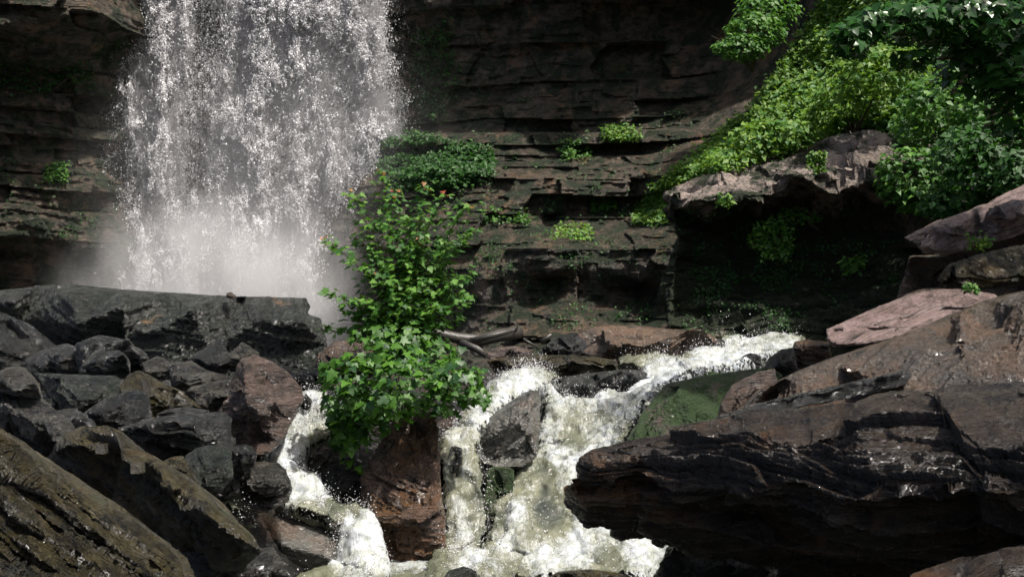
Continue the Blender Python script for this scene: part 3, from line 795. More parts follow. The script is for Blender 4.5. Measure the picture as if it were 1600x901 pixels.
rock('rock', 'pinkish bare rock between the mossy boulder and brown slab',
     [(1118, 652), (1124, 625), (1145, 600), (1185, 580), (1212, 574), (1220, 600), (1190, 650), (1140, 665)], 11.6, mat='pink', group=G2, tilt=1.2, ridge=0.6, fwd=0.2, lay=0.5)
rock('rock', 'dark rounded rock at the right edge of the upper rapids',
     [(1190, 580), (1200, 560), (1220, 546), (1240, 542), (1250, 580), (1220, 595)], 14.2, mat='black', group=G2, ridge=0.3)
rock('rock', 'square-edged brown block behind the dark rounded rock',
     [(1234, 545), (1238, 532), (1262, 530), (1296, 534), (1300, 560), (1260, 580), (1238, 575)], 14.6, mat='brown', group=G2, ridge=0.3)
rock('rock', 'little dark rock with foam spilling around it in the upper rapids',
     [(1150, 564), (1158, 555), (1174, 550), (1190, 556), (1192, 570), (1170, 576)], 15.6, mat='black', group=G2, ridge=0.35, voxel=0.015)
rock('rock', 'low stone awash at the bottom edge below the thin middle stream',
     [(690, 905), (700, 890), (725, 884), (745, 892), (752, 920), (700, 925)], 10.9, mat='green', group=G2, ridge=0.4)
rock('rock', 'long low stone awash at the bottom edge below the foam',
     [(850, 905), (870, 893), (920, 889), (965, 894), (990, 905), (985, 925), (860, 925)], 10.9, mat='olive', group=G2, ridge=0.4)

# ------------------------------------------------------------------ rocks: right
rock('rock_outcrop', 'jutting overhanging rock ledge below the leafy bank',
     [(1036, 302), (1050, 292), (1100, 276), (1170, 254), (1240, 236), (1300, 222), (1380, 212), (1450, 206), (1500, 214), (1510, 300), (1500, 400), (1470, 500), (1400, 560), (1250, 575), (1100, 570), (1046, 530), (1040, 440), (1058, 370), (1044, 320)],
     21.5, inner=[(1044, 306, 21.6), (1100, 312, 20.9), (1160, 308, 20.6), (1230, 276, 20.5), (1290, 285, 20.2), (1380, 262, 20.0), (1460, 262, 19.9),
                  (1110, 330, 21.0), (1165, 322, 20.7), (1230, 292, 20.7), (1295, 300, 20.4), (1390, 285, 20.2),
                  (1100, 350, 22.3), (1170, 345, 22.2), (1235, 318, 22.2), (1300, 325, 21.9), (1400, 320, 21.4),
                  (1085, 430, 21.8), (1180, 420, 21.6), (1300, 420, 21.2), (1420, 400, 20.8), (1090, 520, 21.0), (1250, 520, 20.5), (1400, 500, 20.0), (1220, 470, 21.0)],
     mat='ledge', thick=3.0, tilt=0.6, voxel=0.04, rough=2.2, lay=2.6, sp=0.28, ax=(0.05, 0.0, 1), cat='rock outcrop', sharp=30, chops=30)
rock('rock_slab', 'grey-pink tilted slab jutting down from the right edge, topmost of the slabs',
     [(1393, 372), (1450, 352), (1520, 325), (1560, 305), (1620, 280), (1680, 268), (1680, 370), (1620, 362), (1540, 382), (1470, 402), (1430, 400)],
     14.6, inner=[(1440, 378, 14.2), (1500, 360, 14.0), (1560, 340, 13.8), (1620, 320, 13.7), (1480, 388, 14.1), (1560, 368, 13.9), (1430, 388, 14.35)],
     mat='pinkslab', thick=1.2, tilt=1.0, ax=(-0.4, -0.3, 1), lay=1.2, sp=0.07, cat='rock slab')
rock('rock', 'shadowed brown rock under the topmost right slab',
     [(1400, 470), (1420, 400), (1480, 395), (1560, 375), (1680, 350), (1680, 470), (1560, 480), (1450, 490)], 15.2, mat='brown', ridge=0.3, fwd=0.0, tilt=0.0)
rock('rock_slab', 'dark layered slab with lichen below the topmost right slab',
     [(1462, 436), (1490, 412), (1530, 396), (1600, 382), (1680, 372), (1680, 450), (1600, 448), (1520, 452), (1475, 448)],
     13.0, mat='olive', ridge=0.4, fwd=0.9, cat='rock slab', lay=1.6, nr=6)
rock('rock_slab', 'pale pink tilted slab with grooves above the large brown slab',
     [(1287, 516), (1330, 498), (1370, 480), (1420, 460), (1470, 448), (1500, 450), (1560, 462), (1560, 490), (1440, 520), (1350, 545), (1300, 548), (1290, 536)],
     11.9, inner=[(1310, 522, 11.6), (1370, 502, 11.5), (1440, 478, 11.4), (1500, 468, 11.4), (1330, 530, 11.4)],
     mat='pinkslab', thick=0.9, tilt=1.2, ax=(-0.45, -0.5, 1), lay=0.8, sp=0.06, cat='rock slab')
rock('rock_slab', 'large smooth brown sloping slab on the right bank',
     [(1160, 630), (1184, 608), (1240, 582), (1300, 560), (1400, 527), (1480, 492), (1540, 470), (1620, 450), (1700, 440), (1700, 640), (1400, 660), (1220, 670), (1160, 655)],
     10.6, inner=[(1200, 620, 10.7), (1300, 570, 10.5), (1400, 530, 10.2), (1500, 490, 10.0), (1600, 470, 9.7), (1260, 635, 9.7), (1400, 600, 9.2), (1500, 570, 8.9), (1600, 560, 8.6), (1650, 600, 8.2)],
     mat='brown', thick=1.8, tilt=1.2, ax=(-0.25, -0.7, 1), lay=0.5, sp=0.06, rough=0.45, chops=3, grit=0.7, cat='rock slab')
rock('rock_slab', 'thin dark mossy blade of rock lying along the foot of the brown slab',
     [(1090, 662), (1150, 640), (1220, 622), (1300, 604), (1360, 590), (1425, 574), (1432, 582), (1420, 600), (1340, 620), (1240, 642), (1150, 662)],
     9.2, inner=[(1200, 634, 9.15), (1300, 611, 9.1), (1390, 588, 9.05)], mat='black', thick=0.5, tilt=0.8, lay=0.6, sp=0.03, rough=0.5, cat='rock slab')
rock('rock_slab', 'huge dark layered foreground slab jutting in from the right over the foam',
     [(882, 758), (892, 747), (906, 744), (900, 728), (908, 714), (930, 702), (1000, 686), (1080, 664), (1150, 650), (1240, 636), (1330, 618), (1420, 606), (1500, 608), (1600, 604), (1720, 600), (1720, 900), (1600, 880), (1480, 880), (1380, 872), (1290, 862), (1180, 852), (1100, 832), (1050, 818), (1004, 806), (996, 794), (950, 790), (912, 788), (898, 776)],
     8.0, inner=[(930, 735, 7.95), (1000, 712, 7.85), (1090, 690, 7.6), (1180, 672, 7.35), (1270, 655, 7.1), (1360, 640, 6.8), (1500, 630, 6.6), (1620, 625, 6.4),
                 (950, 765, 7.85), (1050, 765, 7.5), (1150, 770, 7.2), (1250, 750, 6.85), (1320, 715, 6.6), (1320, 780, 6.45), (1420, 690, 6.3), (1420, 775, 6.1), (1540, 690, 6.0), (1540, 770, 5.8), (1650, 700, 5.6), (1650, 780, 5.5),
                 (1100, 805, 7.6), (1180, 825, 7.5), (1300, 830, 6.9), (1420, 820, 6.5), (1540, 820, 6.3), (1650, 840, 6.2)], slope=(882, 8.2, 1720, 6.3),
     mat='bigslab', thick=1.8, tilt=0.25, ax=(-0.18, -0.15, 1), lay=1.8, sp=0.10, rough=0.5, chops=8, voxel=0.010, cat='rock slab', drop=0.3)
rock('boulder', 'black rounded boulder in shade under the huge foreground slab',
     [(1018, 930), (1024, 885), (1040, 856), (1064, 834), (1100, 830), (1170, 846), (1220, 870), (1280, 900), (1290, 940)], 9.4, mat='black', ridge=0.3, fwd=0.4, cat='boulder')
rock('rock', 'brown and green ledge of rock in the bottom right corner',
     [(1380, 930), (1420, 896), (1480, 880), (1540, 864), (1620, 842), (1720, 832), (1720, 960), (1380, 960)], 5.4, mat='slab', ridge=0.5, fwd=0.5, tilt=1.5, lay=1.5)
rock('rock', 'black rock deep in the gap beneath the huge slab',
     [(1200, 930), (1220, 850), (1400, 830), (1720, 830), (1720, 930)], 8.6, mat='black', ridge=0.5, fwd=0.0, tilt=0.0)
rock('rock', 'dark loose stones lump between the pink slab and lichened slab',
     [(1400, 470), (1412, 458), (1440, 452), (1472, 448), (1480, 462), (1440, 470), (1415, 480)], 12.8, mat='brown', ridge=0.4)

# ------------------------------------------------------------------ white water
WATERS = {}


def water(name, label, pts, inner, voxel=0.022, thick=0.5, amp=1.0, seed=0, shore=0.2):
    """pts: (px, py, depth, foam); closed body of broken water"""
    out = [(p[0], p[1], p[2]) for p in pts]
    V, f = solid(out, [(p[0], p[1], p[2]) for p in inner], 13, thick, shrink=0.8, drop=thick * 0.6)
    me = remesh(V, f, voxel)
    co = get_co(me); no = get_no(me)
    d = co[:, 1]; px = co[:, 0] / d * F + 800; py = (EYE - co[:, 2]) / d * F + 450.5
    # foam: inverse-distance from the control points
    cp = np.array([(p[0], p[1], p[3]) for p in list(pts) + list(inner)])
    w = 1.0 / (((px[:, None] - cp[:, 0]) ** 2 + (py[:, None] - cp[:, 1]) ** 2) + 40.0) ** 1.5
    foam = (w * cp[:, 2]).sum(1) / w.sum(1)
    # distance from the shore, in metres
    e = np.full(len(co), 1e9); n = len(pts)
    for k in range(n):
        a = np.array(pts[k][:2], float); b = np.array(pts[(k + 1) % n][:2], float); ab = b - a
        t = np.clip(((px - a[0]) * ab[0] + (py - a[1]) * ab[1]) / (ab @ ab), 0, 1)
        e = np.minimum(e, np.hypot(px - a[0] - t * ab[0], py - a[1] - t * ab[1]))
    e = e / F * d
    amp_ = amp * (0.3 + 0.7 * np.clip(foam, 0, 1))
    q = co + seed
    st = q * np.array([1.0, 1.0, 0.6])
    r = 1 - 2 * np.abs(fbm(st * 3.0, 3, seed + 1))
    r2 = 1 - 2 * np.abs(fbm(st * 9.0, 3, seed + 2, 0.6))
    dsp = amp_ * (0.13 * r + 0.035 * r2 * np.clip(0.3 + 2 * fbm(q * 1.5, 2, seed + 8), 0, 1) + 0.006 * fbm(q * 24, 2, seed + 3))
    co2 = co + no * dsp[:, None]
    set_co(me, co2)
    me.polygons.foreach_set('use_smooth', np.ones(len(me.polygons), bool))
    set_attr(me, 'foam', foam); set_attr(me, 'edge', np.clip(e / shore, 0, 1))
    me.materials.clear(); me.materials.append(M['water']); me.name = name
    o = link(name, me, label=label, kind='structure')
    WATERS[name + str(len(WATERS))] = (co2[(no[:, 1] < 0.1) | (no[:, 2] > 0.2)], foam[(no[:, 1] < 0.1) | (no[:, 2] > 0.2)])
    return o


water('rapids', 'foaming white rapids pouring down between the middle and right rocks',
      [(1255, 532, 17.4, .6), (1248, 548, 16.9, .9), (1200, 566, 16.0, .9), (1150, 580, 15.5, .95), (1090, 592, 15.0, .95), (1040, 606, 14.6, .95), (1010, 640, 14.0, .8), (990, 690, 13.4, .55), (960, 720, 13.2, .9),
       (960, 800, 12.7, .95), (1040, 800, 12.5, .9), (1080, 830, 12.3, .9), (1060, 870, 12.0, .9), (1040, 910, 11.4, .8), (900, 915, 11.2, .8), (740, 915, 11.2, .7), (745, 884, 11.9, .9),
       (772, 850, 12.4, .6), (776, 800, 12.8, .7), (800, 765, 13.1, .6), (815, 735, 13.5, .7), (846, 712, 13.9, .8), (850, 680, 14.1, .8), (856, 640, 14.5, .75), (850, 604, 14.9, .8),
       (880, 630, 14.8, .9), (940, 626, 15.0, .9), (1000, 610, 15.3, .95), (1020, 592, 15.7, .95), (990, 578, 16.2, .55), (968, 578, 16.4, .4), (966, 562, 16.9, .4), (1060, 562, 16.9, .5), (1100, 555, 16.9, .9), (1140, 556, 17.0, .9), (1125, 528, 17.7, .6), (1170, 540, 17.5, .9), (1210, 530, 17.6, .8)],
      [(1180, 555, 16.7, .9), (1120, 570, 16.2, .98), (1060, 580, 16.0, .95), (1010, 568, 16.5, .7), (1030, 600, 15.3, 1.0), (980, 640, 14.5, .85), (930, 660, 14.3, .75), (890, 660, 14.3, .7), (900, 690, 13.9, .62), (950, 690, 13.8, .9), (870, 730, 13.5, 1.0),
       (920, 740, 13.3, 1.0), (850, 745, 13.3, .45), (830, 775, 12.95, .75), (850, 775, 13.0, .25), (880, 770, 13.0, .8), (845, 800, 12.75, .18), (860, 815, 12.6, .3), (810, 810, 12.6, .95), (920, 820, 12.6, .95), (980, 820, 12.5, .75), (1020, 840, 12.3, .8), (940, 850, 12.2, .85), (900, 870, 12.0, 1.0), (790, 870, 12.1, .9), (1000, 875, 11.9, 1.0), (850, 884, 11.8, 1.0), (800, 900, 11.5, .6), (950, 900, 11.5, .55)],
      thick=0.5, amp=1.2, seed=3)
water('rapids', 'foaming middle stream falling between the pillar rock and tilted boulder',
      [(870, 592, 15.2, .5), (852, 604, 14.9, .8), (800, 622, 14.3, .9), (764, 650, 13.8, .9), (740, 680, 13.4, .85), (736, 710, 13.1, .8), (752, 740, 12.9, .4), (756, 790, 12.7, .3), (748, 850, 12.4, .4), (740, 915, 11.3, .7), (660, 915, 11.3, .5),
       (680, 870, 12.1, .5), (700, 850, 12.3, .6), (706, 800, 12.6, .7), (694, 750, 12.85, .35), (690, 700, 13.1, .45), (704, 684, 13.3, .8), (730, 672, 13.6, .8), (724, 650, 13.8, .7), (760, 622, 14.3, .8), (776, 604, 14.7, .8), (800, 586, 15.1, .8), (830, 583, 15.3, .8)],
      [(820, 600, 14.8, 1.0), (780, 630, 14.2, 1.0), (745, 665, 13.6, .95), (715, 700, 13.1, .85), (728, 740, 12.85, .8), (722, 790, 12.6, .85), (724, 840, 12.35, .9), (712, 870, 12.1, .75), (708, 730, 12.95, .15), (745, 780, 12.75, .3), (735, 880, 11.9, .9)],
      thick=0.35, amp=1.1, seed=11, shore=0.12)
water('rapids', 'narrow left stream splashing down past the tall boulder',
      [(474, 616, 13.05, 0.92), (500, 622, 13.15, 0.92), (530, 640, 13.25, 0.92), (534, 672, 13.05, 0.72), (510, 682, 12.85, 0.62), (480, 694, 12.75, 0.72), (450, 722, 12.40, 0.92), (462, 745, 12.25, 1.00), (492, 750, 12.25, 0.92), (500, 784, 12.05, 0.92), (556, 794, 11.85, 0.62), (576, 806, 11.80, 0.92), (588, 850, 11.65, 1.00), (596, 890, 11.35, 0.92), (600, 915, 11.05, 0.62), (440, 915, 11.05, 0.52),
       (530, 884, 11.55, 0.92), (540, 820, 11.75, 1.00), (520, 815, 11.70, 0.42), (480, 800, 11.75, 0.42), (436, 786, 11.85, 0.72), (452, 772, 12.05, 0.92), (446, 740, 12.25, 0.92), (428, 716, 12.45, 0.92), (398, 716, 12.45, 0.52), (424, 702, 12.65, 0.72), (440, 675, 12.75, 0.62), (462, 648, 12.95, 0.82), (472, 636, 13.05, 0.92)],
      [(486, 640, 13.05, 1.00), (500, 655, 13.00, 0.82), (470, 675, 12.80, 0.87), (455, 705, 12.55, 1.00), (440, 712, 12.45, 1.00), (470, 765, 12.10, 1.00), (480, 785, 11.95, 0.92), (530, 800, 11.80, 0.47), (560, 840, 11.60, 1.00), (565, 870, 11.45, 1.00), (510, 900, 11.25, 0.57)],
      thick=0.3, amp=0.8, seed=19, shore=0.08)
water('rapids', 'small dark trickle in the hollow between the mossy slab and round boulder',
      [(330, 752, 11.0, .3), (372, 752, 11.0, .45), (380, 785, 10.9, .5), (400, 792, 10.9, .5), (392, 808, 10.7, .45), (360, 800, 10.6, .4), (335, 775, 10.8, .3)],
      [(360, 775, 10.8, .45)], thick=0.2, amp=0.6, seed=23)
# the pool in front, open water running out towards the camera
nx, ny = 260, 150
X, Y = np.meshgrid(np.linspace(-2.6, 2.4, nx), np.linspace(6.0, 12.2, ny))
c0 = np.c_[X.ravel(), Y.ravel(), np.zeros(nx * ny)]
c0[:, 2] = -0.02 + 0.05 * fbm(c0 * 2.0, 3, 51) + 0.03 * (1 - 2 * np.abs(fbm(c0 * 6, 3, 52)))
me = mesh_from('pool', c0, grid_faces(ny, nx)[:, ::-1], M['water'])
set_attr(me, 'foam', np.clip(0.25 + 0.6 * (Y.ravel() - 10.0) / 2 + 0.25 * fbm(c0 * 1.5, 2, 53), 0.05, 1)); set_attr(me, 'edge', np.ones(nx * ny))
link('water', me, label='foamy pool at the foot of the cascade', kind='structure', recentre=False)


def octa_cloud(p, s, stretch=None):
    """one small irregular tetrahedron-like blob per point"""
    n = len(p)
    base = np.array([(1, 0, -0.5), (-0.5, 0.87, -0.5), (-0.5, -0.87, -0.5), (0, 0, 1)], float)
    a = rng.normal(size=(n, 3)); a /= np.linalg.norm(a, axis=1)[:, None]
    b = np.cross(a, rng.normal(size=(n, 3))); b /= np.linalg.norm(b, axis=1)[:, None]
    c = np.cross(a, b)
    Rm = np.stack([a, b, c], 1)
    v = np.einsum('kj,nji->nki', base, Rm) * s[:, None, None]
    if stretch is not None: v = v * np.array(stretch)
    v = v + p[:, None, :]
    f = np.array([(0, 1, 2), (0, 3, 1), (1, 3, 2), (2, 3, 0)])
    return v.reshape(-1, 3), (f[None] + 4 * np.arange(n)[:, None, None]).reshape(-1, 3)


# droplets thrown up from the rapids
pp, ss = [], []
for key, (co, fo) in WATERS.items():
    pr = np.clip(fo, 0, 1) ** 2; pr = pr * np.clip(0.5 + 2.5 * fbm(co * 1.7, 2, 77), 0, 1); pr /= pr.sum()
    n = int(16000 if 'rapids0' in key else 9000 if 'rapids1' in key else 6000 if 'rapids2' in key else 200)
    i = rng.choice(len(co), n, p=pr)
    h = rng.exponential(0.07, n)
    q = co[i] + rng.normal(size=(n, 3)) * 0.03; q[:, 2] += h * 0.9; q[:, 1] -= h * 0.6
    pp.append(q); ss.append(np.clip(rng.lognormal(math.log(0.0045), 0.5, n), 0.0025, 0.013))
v, f = octa_cloud(np.vstack(pp), np.concatenate(ss))
link('spray', mesh_from('spray', v, f, M['spray']), label='white droplets splashing up from the rapids', kind='stuff', recentre=False)

# ------------------------------------------------------------------ the big waterfall: a curtain of broken water in real depth
cols = np.array([130, 160, 190, 220, 250, 280, 310, 340, 370, 400, 430, 460, 490, 520, 550, 580, 610, 640, 670])
rows = np.array([-300, 0, 40, 80, 120, 160, 200, 240, 280, 320, 360, 400, 440, 480, 540])
D = """0 0 2 6 8 7 3 3 5 6 9 9 6 6 7 5 1 0 0
0 0 2 6 8 7 2 3 5 6 9 9 6 6 7 5 1 0 0
0 0 2 4 7 7 2 2 4 7 9 9 6 5 7 6 1 0 0
0 0 2 3 8 6 2 2 4 8 9 9 6 4 5 6 1 0 0
0 0 2 4 8 5 2 3 5 9 9 8 8 4 5 6 2 0 0
0 0 2 5 8 5 2 3 6 8 8 8 7 4 5 6 3 1 0
0 1 2 7 8 4 2 3 7 8 6 6 7 6 5 7 5 1 0
0 1 1 5 7 4 2 5 9 8 5 4 5 6 6 5 2 1 0
0 1 1 3 6 3 2 5 8 7 4 5 6 5 5 3 2 1 0
0 1 2 3 4 2 3 7 8 8 6 7 5 4 5 3 2 1 0
0 1 3 4 5 4 6 8 8 8 8 7 5 5 5 3 2 1 0
0 2 5 7 8 8 8 9 9 9 9 8 7 6 5 3 2 1 0
1 3 8 9 9 9 9 9 9 9 9 9 9 7 5 2 1 0 0
2 4 9 9 9 9 9 9 9 9 9 9 9 8 5 2 1 0 0
2 4 9 9 9 9 9 9 9 9 9 9 9 8 5 2 1 0 0"""
D = np.array([[float(x) for x in r.split()] for r in D.splitlines()]) / 9.0


def falls_density(px, py):
    fx = np.clip(np.interp(px, cols, np.arange(len(cols))), 0, len(cols) - 1.001); fy = np.clip(np.interp(py, rows, np.arange(len(rows))), 0, len(rows) - 1.001)
    i = fx.astype(int); j = fy.astype(int); u = fx - i; v = fy - j
    return (D[j, i] * (1 - u) + D[j, i + 1] * u) * (1 - v) + (D[j + 1, i] * (1 - u) + D[j + 1, i + 1] * u) * v


N = 2200000
px = rng.uniform(120, 690, N); py = rng.uniform(-210, 545, N)
depth = 34.5 + rng.normal(0, 0.20, N)
w3 = P(px, py, 34.5)
st = w3 * np.array([1, 1, 0.42])
warp = np.stack([fbm(st * 0.8, 3, 61), fbm(st * 0.8 + 9, 3, 62)], -1)
dn = falls_density(px + 32 * warp[:, 0], py + 50 * warp[:, 1])
cl = fbm(st * 1.5, 4, 63, 0.6); cl2 = fbm(w3 * np.array([5.0, 5.0, 3.0]), 3, 64, 0.6)
pr = 1.1 * dn ** 1.5 * np.clip(0.70 + 1.8 * cl + 1.6 * cl2, 0.03, 1.4)
keep = rng.random(N) < pr * 0.66
px, py, depth, dn = px[keep], py[keep], depth[keep], dn[keep]
cl2 = cl2[keep]
depth = depth - 0.45 * (cl[keep] > 0.05) * rng.random(len(px))
s = np.clip(rng.lognormal(math.log(0.0135), 0.48, len(px)), 0.006, 0.035) * (0.8 + 0.9 * np.clip(cl2 * 2, 0, 1)) * (0.75 + 0.5 * dn)
print('falls drops', len(px))
v, f = octa_cloud(P(px, py, depth), s, (1, 1, 1.35))
fr_ = empty('waterfall', P(380, 470, 34.5), None, None); fr_['kind'] = 'structure'; fr_['label'] = 'tall white waterfall crashing down the cliff behind the boulders'
dm = mesh_from('droplets', v, f, M['spray']); child('droplets', dm, fr_)
CM = curtain_mat()
for k, dd in enumerate((34.3, 34.6, 34.95)):
    ax_ = np.linspace(110, 700, 150); ay_ = np.linspace(-210, 560, 160)
    AX, AY = np.meshgrid(ax_, ay_); AX, AY = AX.ravel(), AY.ravel()
    w0 = P(AX, AY, dd)
    d2 = dd + 0.25 * fbm(w0 * np.array([.8, .8, .35]) + 5 * k, 4, 300 + k, 0.6)
    ww_ = w0 * np.array([1, 1, .42]) + 3.3 * (k - 1.5)
    dn_ = falls_density(AX + 30 * fbm(ww_ * .8, 3, 310 + k), AY + 50 * fbm(ww_ * .8, 3, 320 + k))
    cm_ = mesh_from('curtain', P(AX, AY, d2), grid_faces(160, 150), CM)
    set_attr(cm_, 'dens', dn_ * 1.40 - 0.11)
    child('curtain', cm_, fr_)
if 0: fall = link('waterfall', mesh_from('waterfall', v, f, M['spray']), label='tall white waterfall crashing down the cliff behind the boulders', cat='waterfall', kind='structure', recentre=False)


def ellipsoid(name, c, r, mat, label):
    bm = bmesh.new(); bmesh.ops.create_icosphere(bm, subdivisions=4, radius=1.0)
    for v in bm.verts: v.co = Vector((v.co.x * r[0], v.co.y * r[1], v.co.z * r[2]))
    me = bpy.data.meshes.new(name); bm.to_mesh(me); bm.free(); me.materials.append(mat)
    o = link(name, me, label=label, kind='stuff', recentre=False); o.location = tuple(c); return o


ellipsoid('mist', P(350, 470, 32.9), (6.0, 1.8, 3.8), mist_mat('mist_low', 1.2), 'white mist rising from the foot of the waterfall')
ellipsoid('mist', P(400, 150, 35.2), (4.6, 1.6, 8), mist_mat('mist_fall', 0.10), 'fine spray hanging inside the waterfall')
ellipsoid('mist', P(420, 330, 33.4), (8.4, 3.0, 7), mist_mat('mist_wide', 0.07), 'thin veil of spray drifting around the waterfall')


# ------------------------------------------------------------------ plants
def leaf_mesh(name, pos, nrm, size, mat, shape='simple', droop=0.3, fwd=None):
    """pos (n,3), nrm (n,3): leaf blades facing nrm with random spin; 'maple' has five pointed lobes"""
    n = len(pos)
    if shape == 'maple':
        pts = [(0.0, 0.0), (0.10, -0.02), (0.42, -0.10), (0.34, 0.14), (0.62, 0.38), (0.30, 0.40), (0.24, 0.66), (0.0, 1.0), (-0.24, 0.66), (-0.30, 0.40), (-0.62, 0.38), (-0.34, 0.14), (-0.42, -0.10), (-0.10, -0.02)]
        T = np.array([(0, 0.35, 0.0)] + [(x, y, 0.10 * abs(x) - 0.22 * droop * (y ** 2)) for x, y in pts], float)
        k = len(pts); Fc = np.array([(0, 1 + i, 1 + (i + 1) % k) for i in range(k)])
    else:
        T = np.array([(0, 0, 0), (0.34, 0.38, 0.10), (0.0, 1.0, -0.16), (-0.34, 0.38, 0.10), (0, 0.42, 0)], float)
        Fc = np.array([(0, 1, 4), (1, 2, 4), (2, 3, 4), (3, 0, 4)])
    T[:, 1] -= 0.3
    nn = nrm + rng.normal(size=(n, 3)) * 0.35; nn /= np.linalg.norm(nn, axis=1)[:, None]
    ydir = (fwd if fwd is not None else np.zeros((n, 3))) + rng.normal(size=(n, 3)) * 0.8
    ydir -= (ydir * nn).sum(1)[:, None] * nn; ydir /= np.linalg.norm(ydir, axis=1)[:, None]
    xdir = np.cross(ydir, nn)
    B = np.stack([xdir, ydir, nn], 1)
    v = np.einsum('kj,nji->nki', T, B) * (size[:, None, None] if hasattr(size, '__len__') else size) + pos[:, None, :]
    fc = (Fc[None] + len(T) * np.arange(n)[:, None, None]).reshape(-1, 3)
    me = mesh_from(name, v.reshape(-1, 3), fc, mat, smooth=False)
    set_attr(me, 'rnd', np.repeat(np.clip(rng.normal(0.42, 0.36, n), 0, 1), len(T)))
    return me


def tube(points, r0, r1, seg=6):
    pts = [Vector(p) for p in points]; V, Fc = [], []
    n = len(pts)
    for i, p in enumerate(pts):
        t = (pts[min(i + 1, n - 1)] - pts[max(i - 1, 0)]).normalized()
        a = t.cross(Vector((0.3, 1, 0.2))).normalized(); b = t.cross(a)
        r = r0 + (r1 - r0) * i / (n - 1)
        for k in range(seg):
            an = math.tau * k / seg; V.append(p + (a * math.cos(an) + b * math.sin(an)) * r)
    for i in range(n - 1):
        for k in range(seg):
            j = (k + 1) % seg; Fc.append((i * seg + k, i * seg + j, (i + 1) * seg + j, (i + 1) * seg + k))
    Fc.append(tuple(range(seg))[::-1]); Fc.append(tuple((n - 1) * seg + k for k in range(seg)))
    return V, Fc


def tubes(name, lst, mat):
    V, Fc = [], []
    for a in lst:
        v, f = tube(*a); o = len(V); V += v; Fc += [tuple(i + o for i in q) for q in f]
    return mesh_from(name, V, Fc, mat)


def curve(a, b, bend, n=10):
    a = np.array(a); b = np.array(b); m = (a + b) / 2 + np.array(bend)
    t = np.linspace(0, 1, n)[:, None]
    return (1 - t) ** 2 * a + 2 * t * (1 - t) * m + t ** 2 * b


# --- maple sapling
root = P(632, 545, 13.4)
sap = empty('maple_sapling', root, 'young maple sapling with reddish leaf tips in front of the waterfall', 'sapling')
tips = [(597, 268, 13.4, 1), (548, 303, 13.2, 1), (618, 300, 13.6, 1), (668, 288, 13.5, 1), (694, 306, 13.3, 1), (735, 318, 13.1, 1), (506, 376, 13.0, 1), (560, 372, 13.3, 0), (582, 420, 13.1, 1),
        (655, 372, 13.2, 1), (742, 360, 13.4, 0), (740, 425, 13.2, 0), (738, 465, 13.1, 0), (700, 380, 13.7, 0), (640, 340, 13.9, 0), (508, 458, 12.9, 0), (530, 480, 13.0, 0), (720, 500, 13.3, 0),
        (560, 470, 12.9, 0), (610, 440, 12.9, 0), (670, 440, 12.9, 0), (690, 480, 12.9, 0), (630, 480, 12.8, 0), (600, 350, 13.8, 0), (500, 515, 13.2, 0), (560, 515, 13.0, 0), (660, 330, 13.8, 0), (700, 430, 13.8, 0), (590, 480, 13.1, 0), (650, 470, 13.2, 0), (690, 510, 13.1, 0), (545, 500, 13.3, 0), (620, 420, 13.6, 0), (670, 400, 13.6, 0), (725, 460, 13.6, 0)]
br, lp, ln, lf, lr, lrn = [], [], [], [], [], []
for i, (tx, ty, td, red) in enumerate(tips):
    tip = P(tx, ty, td)
    bs = root + np.array([random.uniform(-.12, .12), random.uniform(-.1, .1), 0.0])
    cv = curve(bs, tip, (0.25 * (tip[0] - root[0]) * -0.6, random.uniform(-.1, .1), 0.22 * abs(tip[2] - root[2])), 16)
    br.append((cv, 0.013 if ty < 400 else 0.009, 0.003, 5))
    L = np.linalg.norm(tip - bs)
    m = max(6, int(L / 0.075))
    for k in range(m):
        t = 0.22 + 0.78 * (k + 0.5) / m
        p0 = cv[min(15, int(t * 15))] + (cv[min(15, int(t * 15) + 1)] - cv[min(15, int(t * 15))]) * (t * 15 % 1)
        ext = 0.30 * (1 - t) + 0.10
        for sgn in ((-1, 1, 0) if ty > 330 else (-1, 1)):
            az = random.uniform(0, math.tau) if sgn == 0 else k * 1.57 + (0 if sgn > 0 else math.pi)
            dirv = np.array([math.cos(az), math.sin(az), random.uniform(0.0, 0.5)])
            e = p0 + dirv * ext * random.uniform(0.5, 1.2)
            br.append((np.array([p0, (p0 + e) / 2 + np.array([0, 0, .01]), e]), 0.003, 0.0012, 3))
            nl = 1 + int(ext / 0.12 + random.random())
            for z in range(nl):
                q = p0 + (e - p0) * (1 - 0.35 * z) + np.array([random.uniform(-.03, .03)] * 3)
                lp.append(q); lf.append(dirv + np.array([0, 0, -.2])); ln.append((dirv[0] * .3, dirv[1] * .3 - .25, 1.0))
    if red:
        for z in range(3):
            lr.append(tip + np.array([random.uniform(-.05, .05), random.uniform(-.05, .05), random.uniform(-.07, .05)])); lrn.append((0, -.5, .8))
child('stem', tubes('stem', br, M['stem']), sap)
lp = np.array(lp); ln = np.array(ln); lf = np.array(lf)
print('sapling leaves', len(lp))
child('crown', leaf_mesh('crown', lp, ln, rng.uniform(0.05, 0.10, len(lp)), M['leaf'], 'maple', fwd=lf), sap)
child('young_leaves', leaf_mesh('young_leaves', np.array(lr), np.array(lrn), rng.uniform(.045, .075, len(lr)), M['leafred'], 'maple'), sap, 'orange-red young leaves at the branch tips')


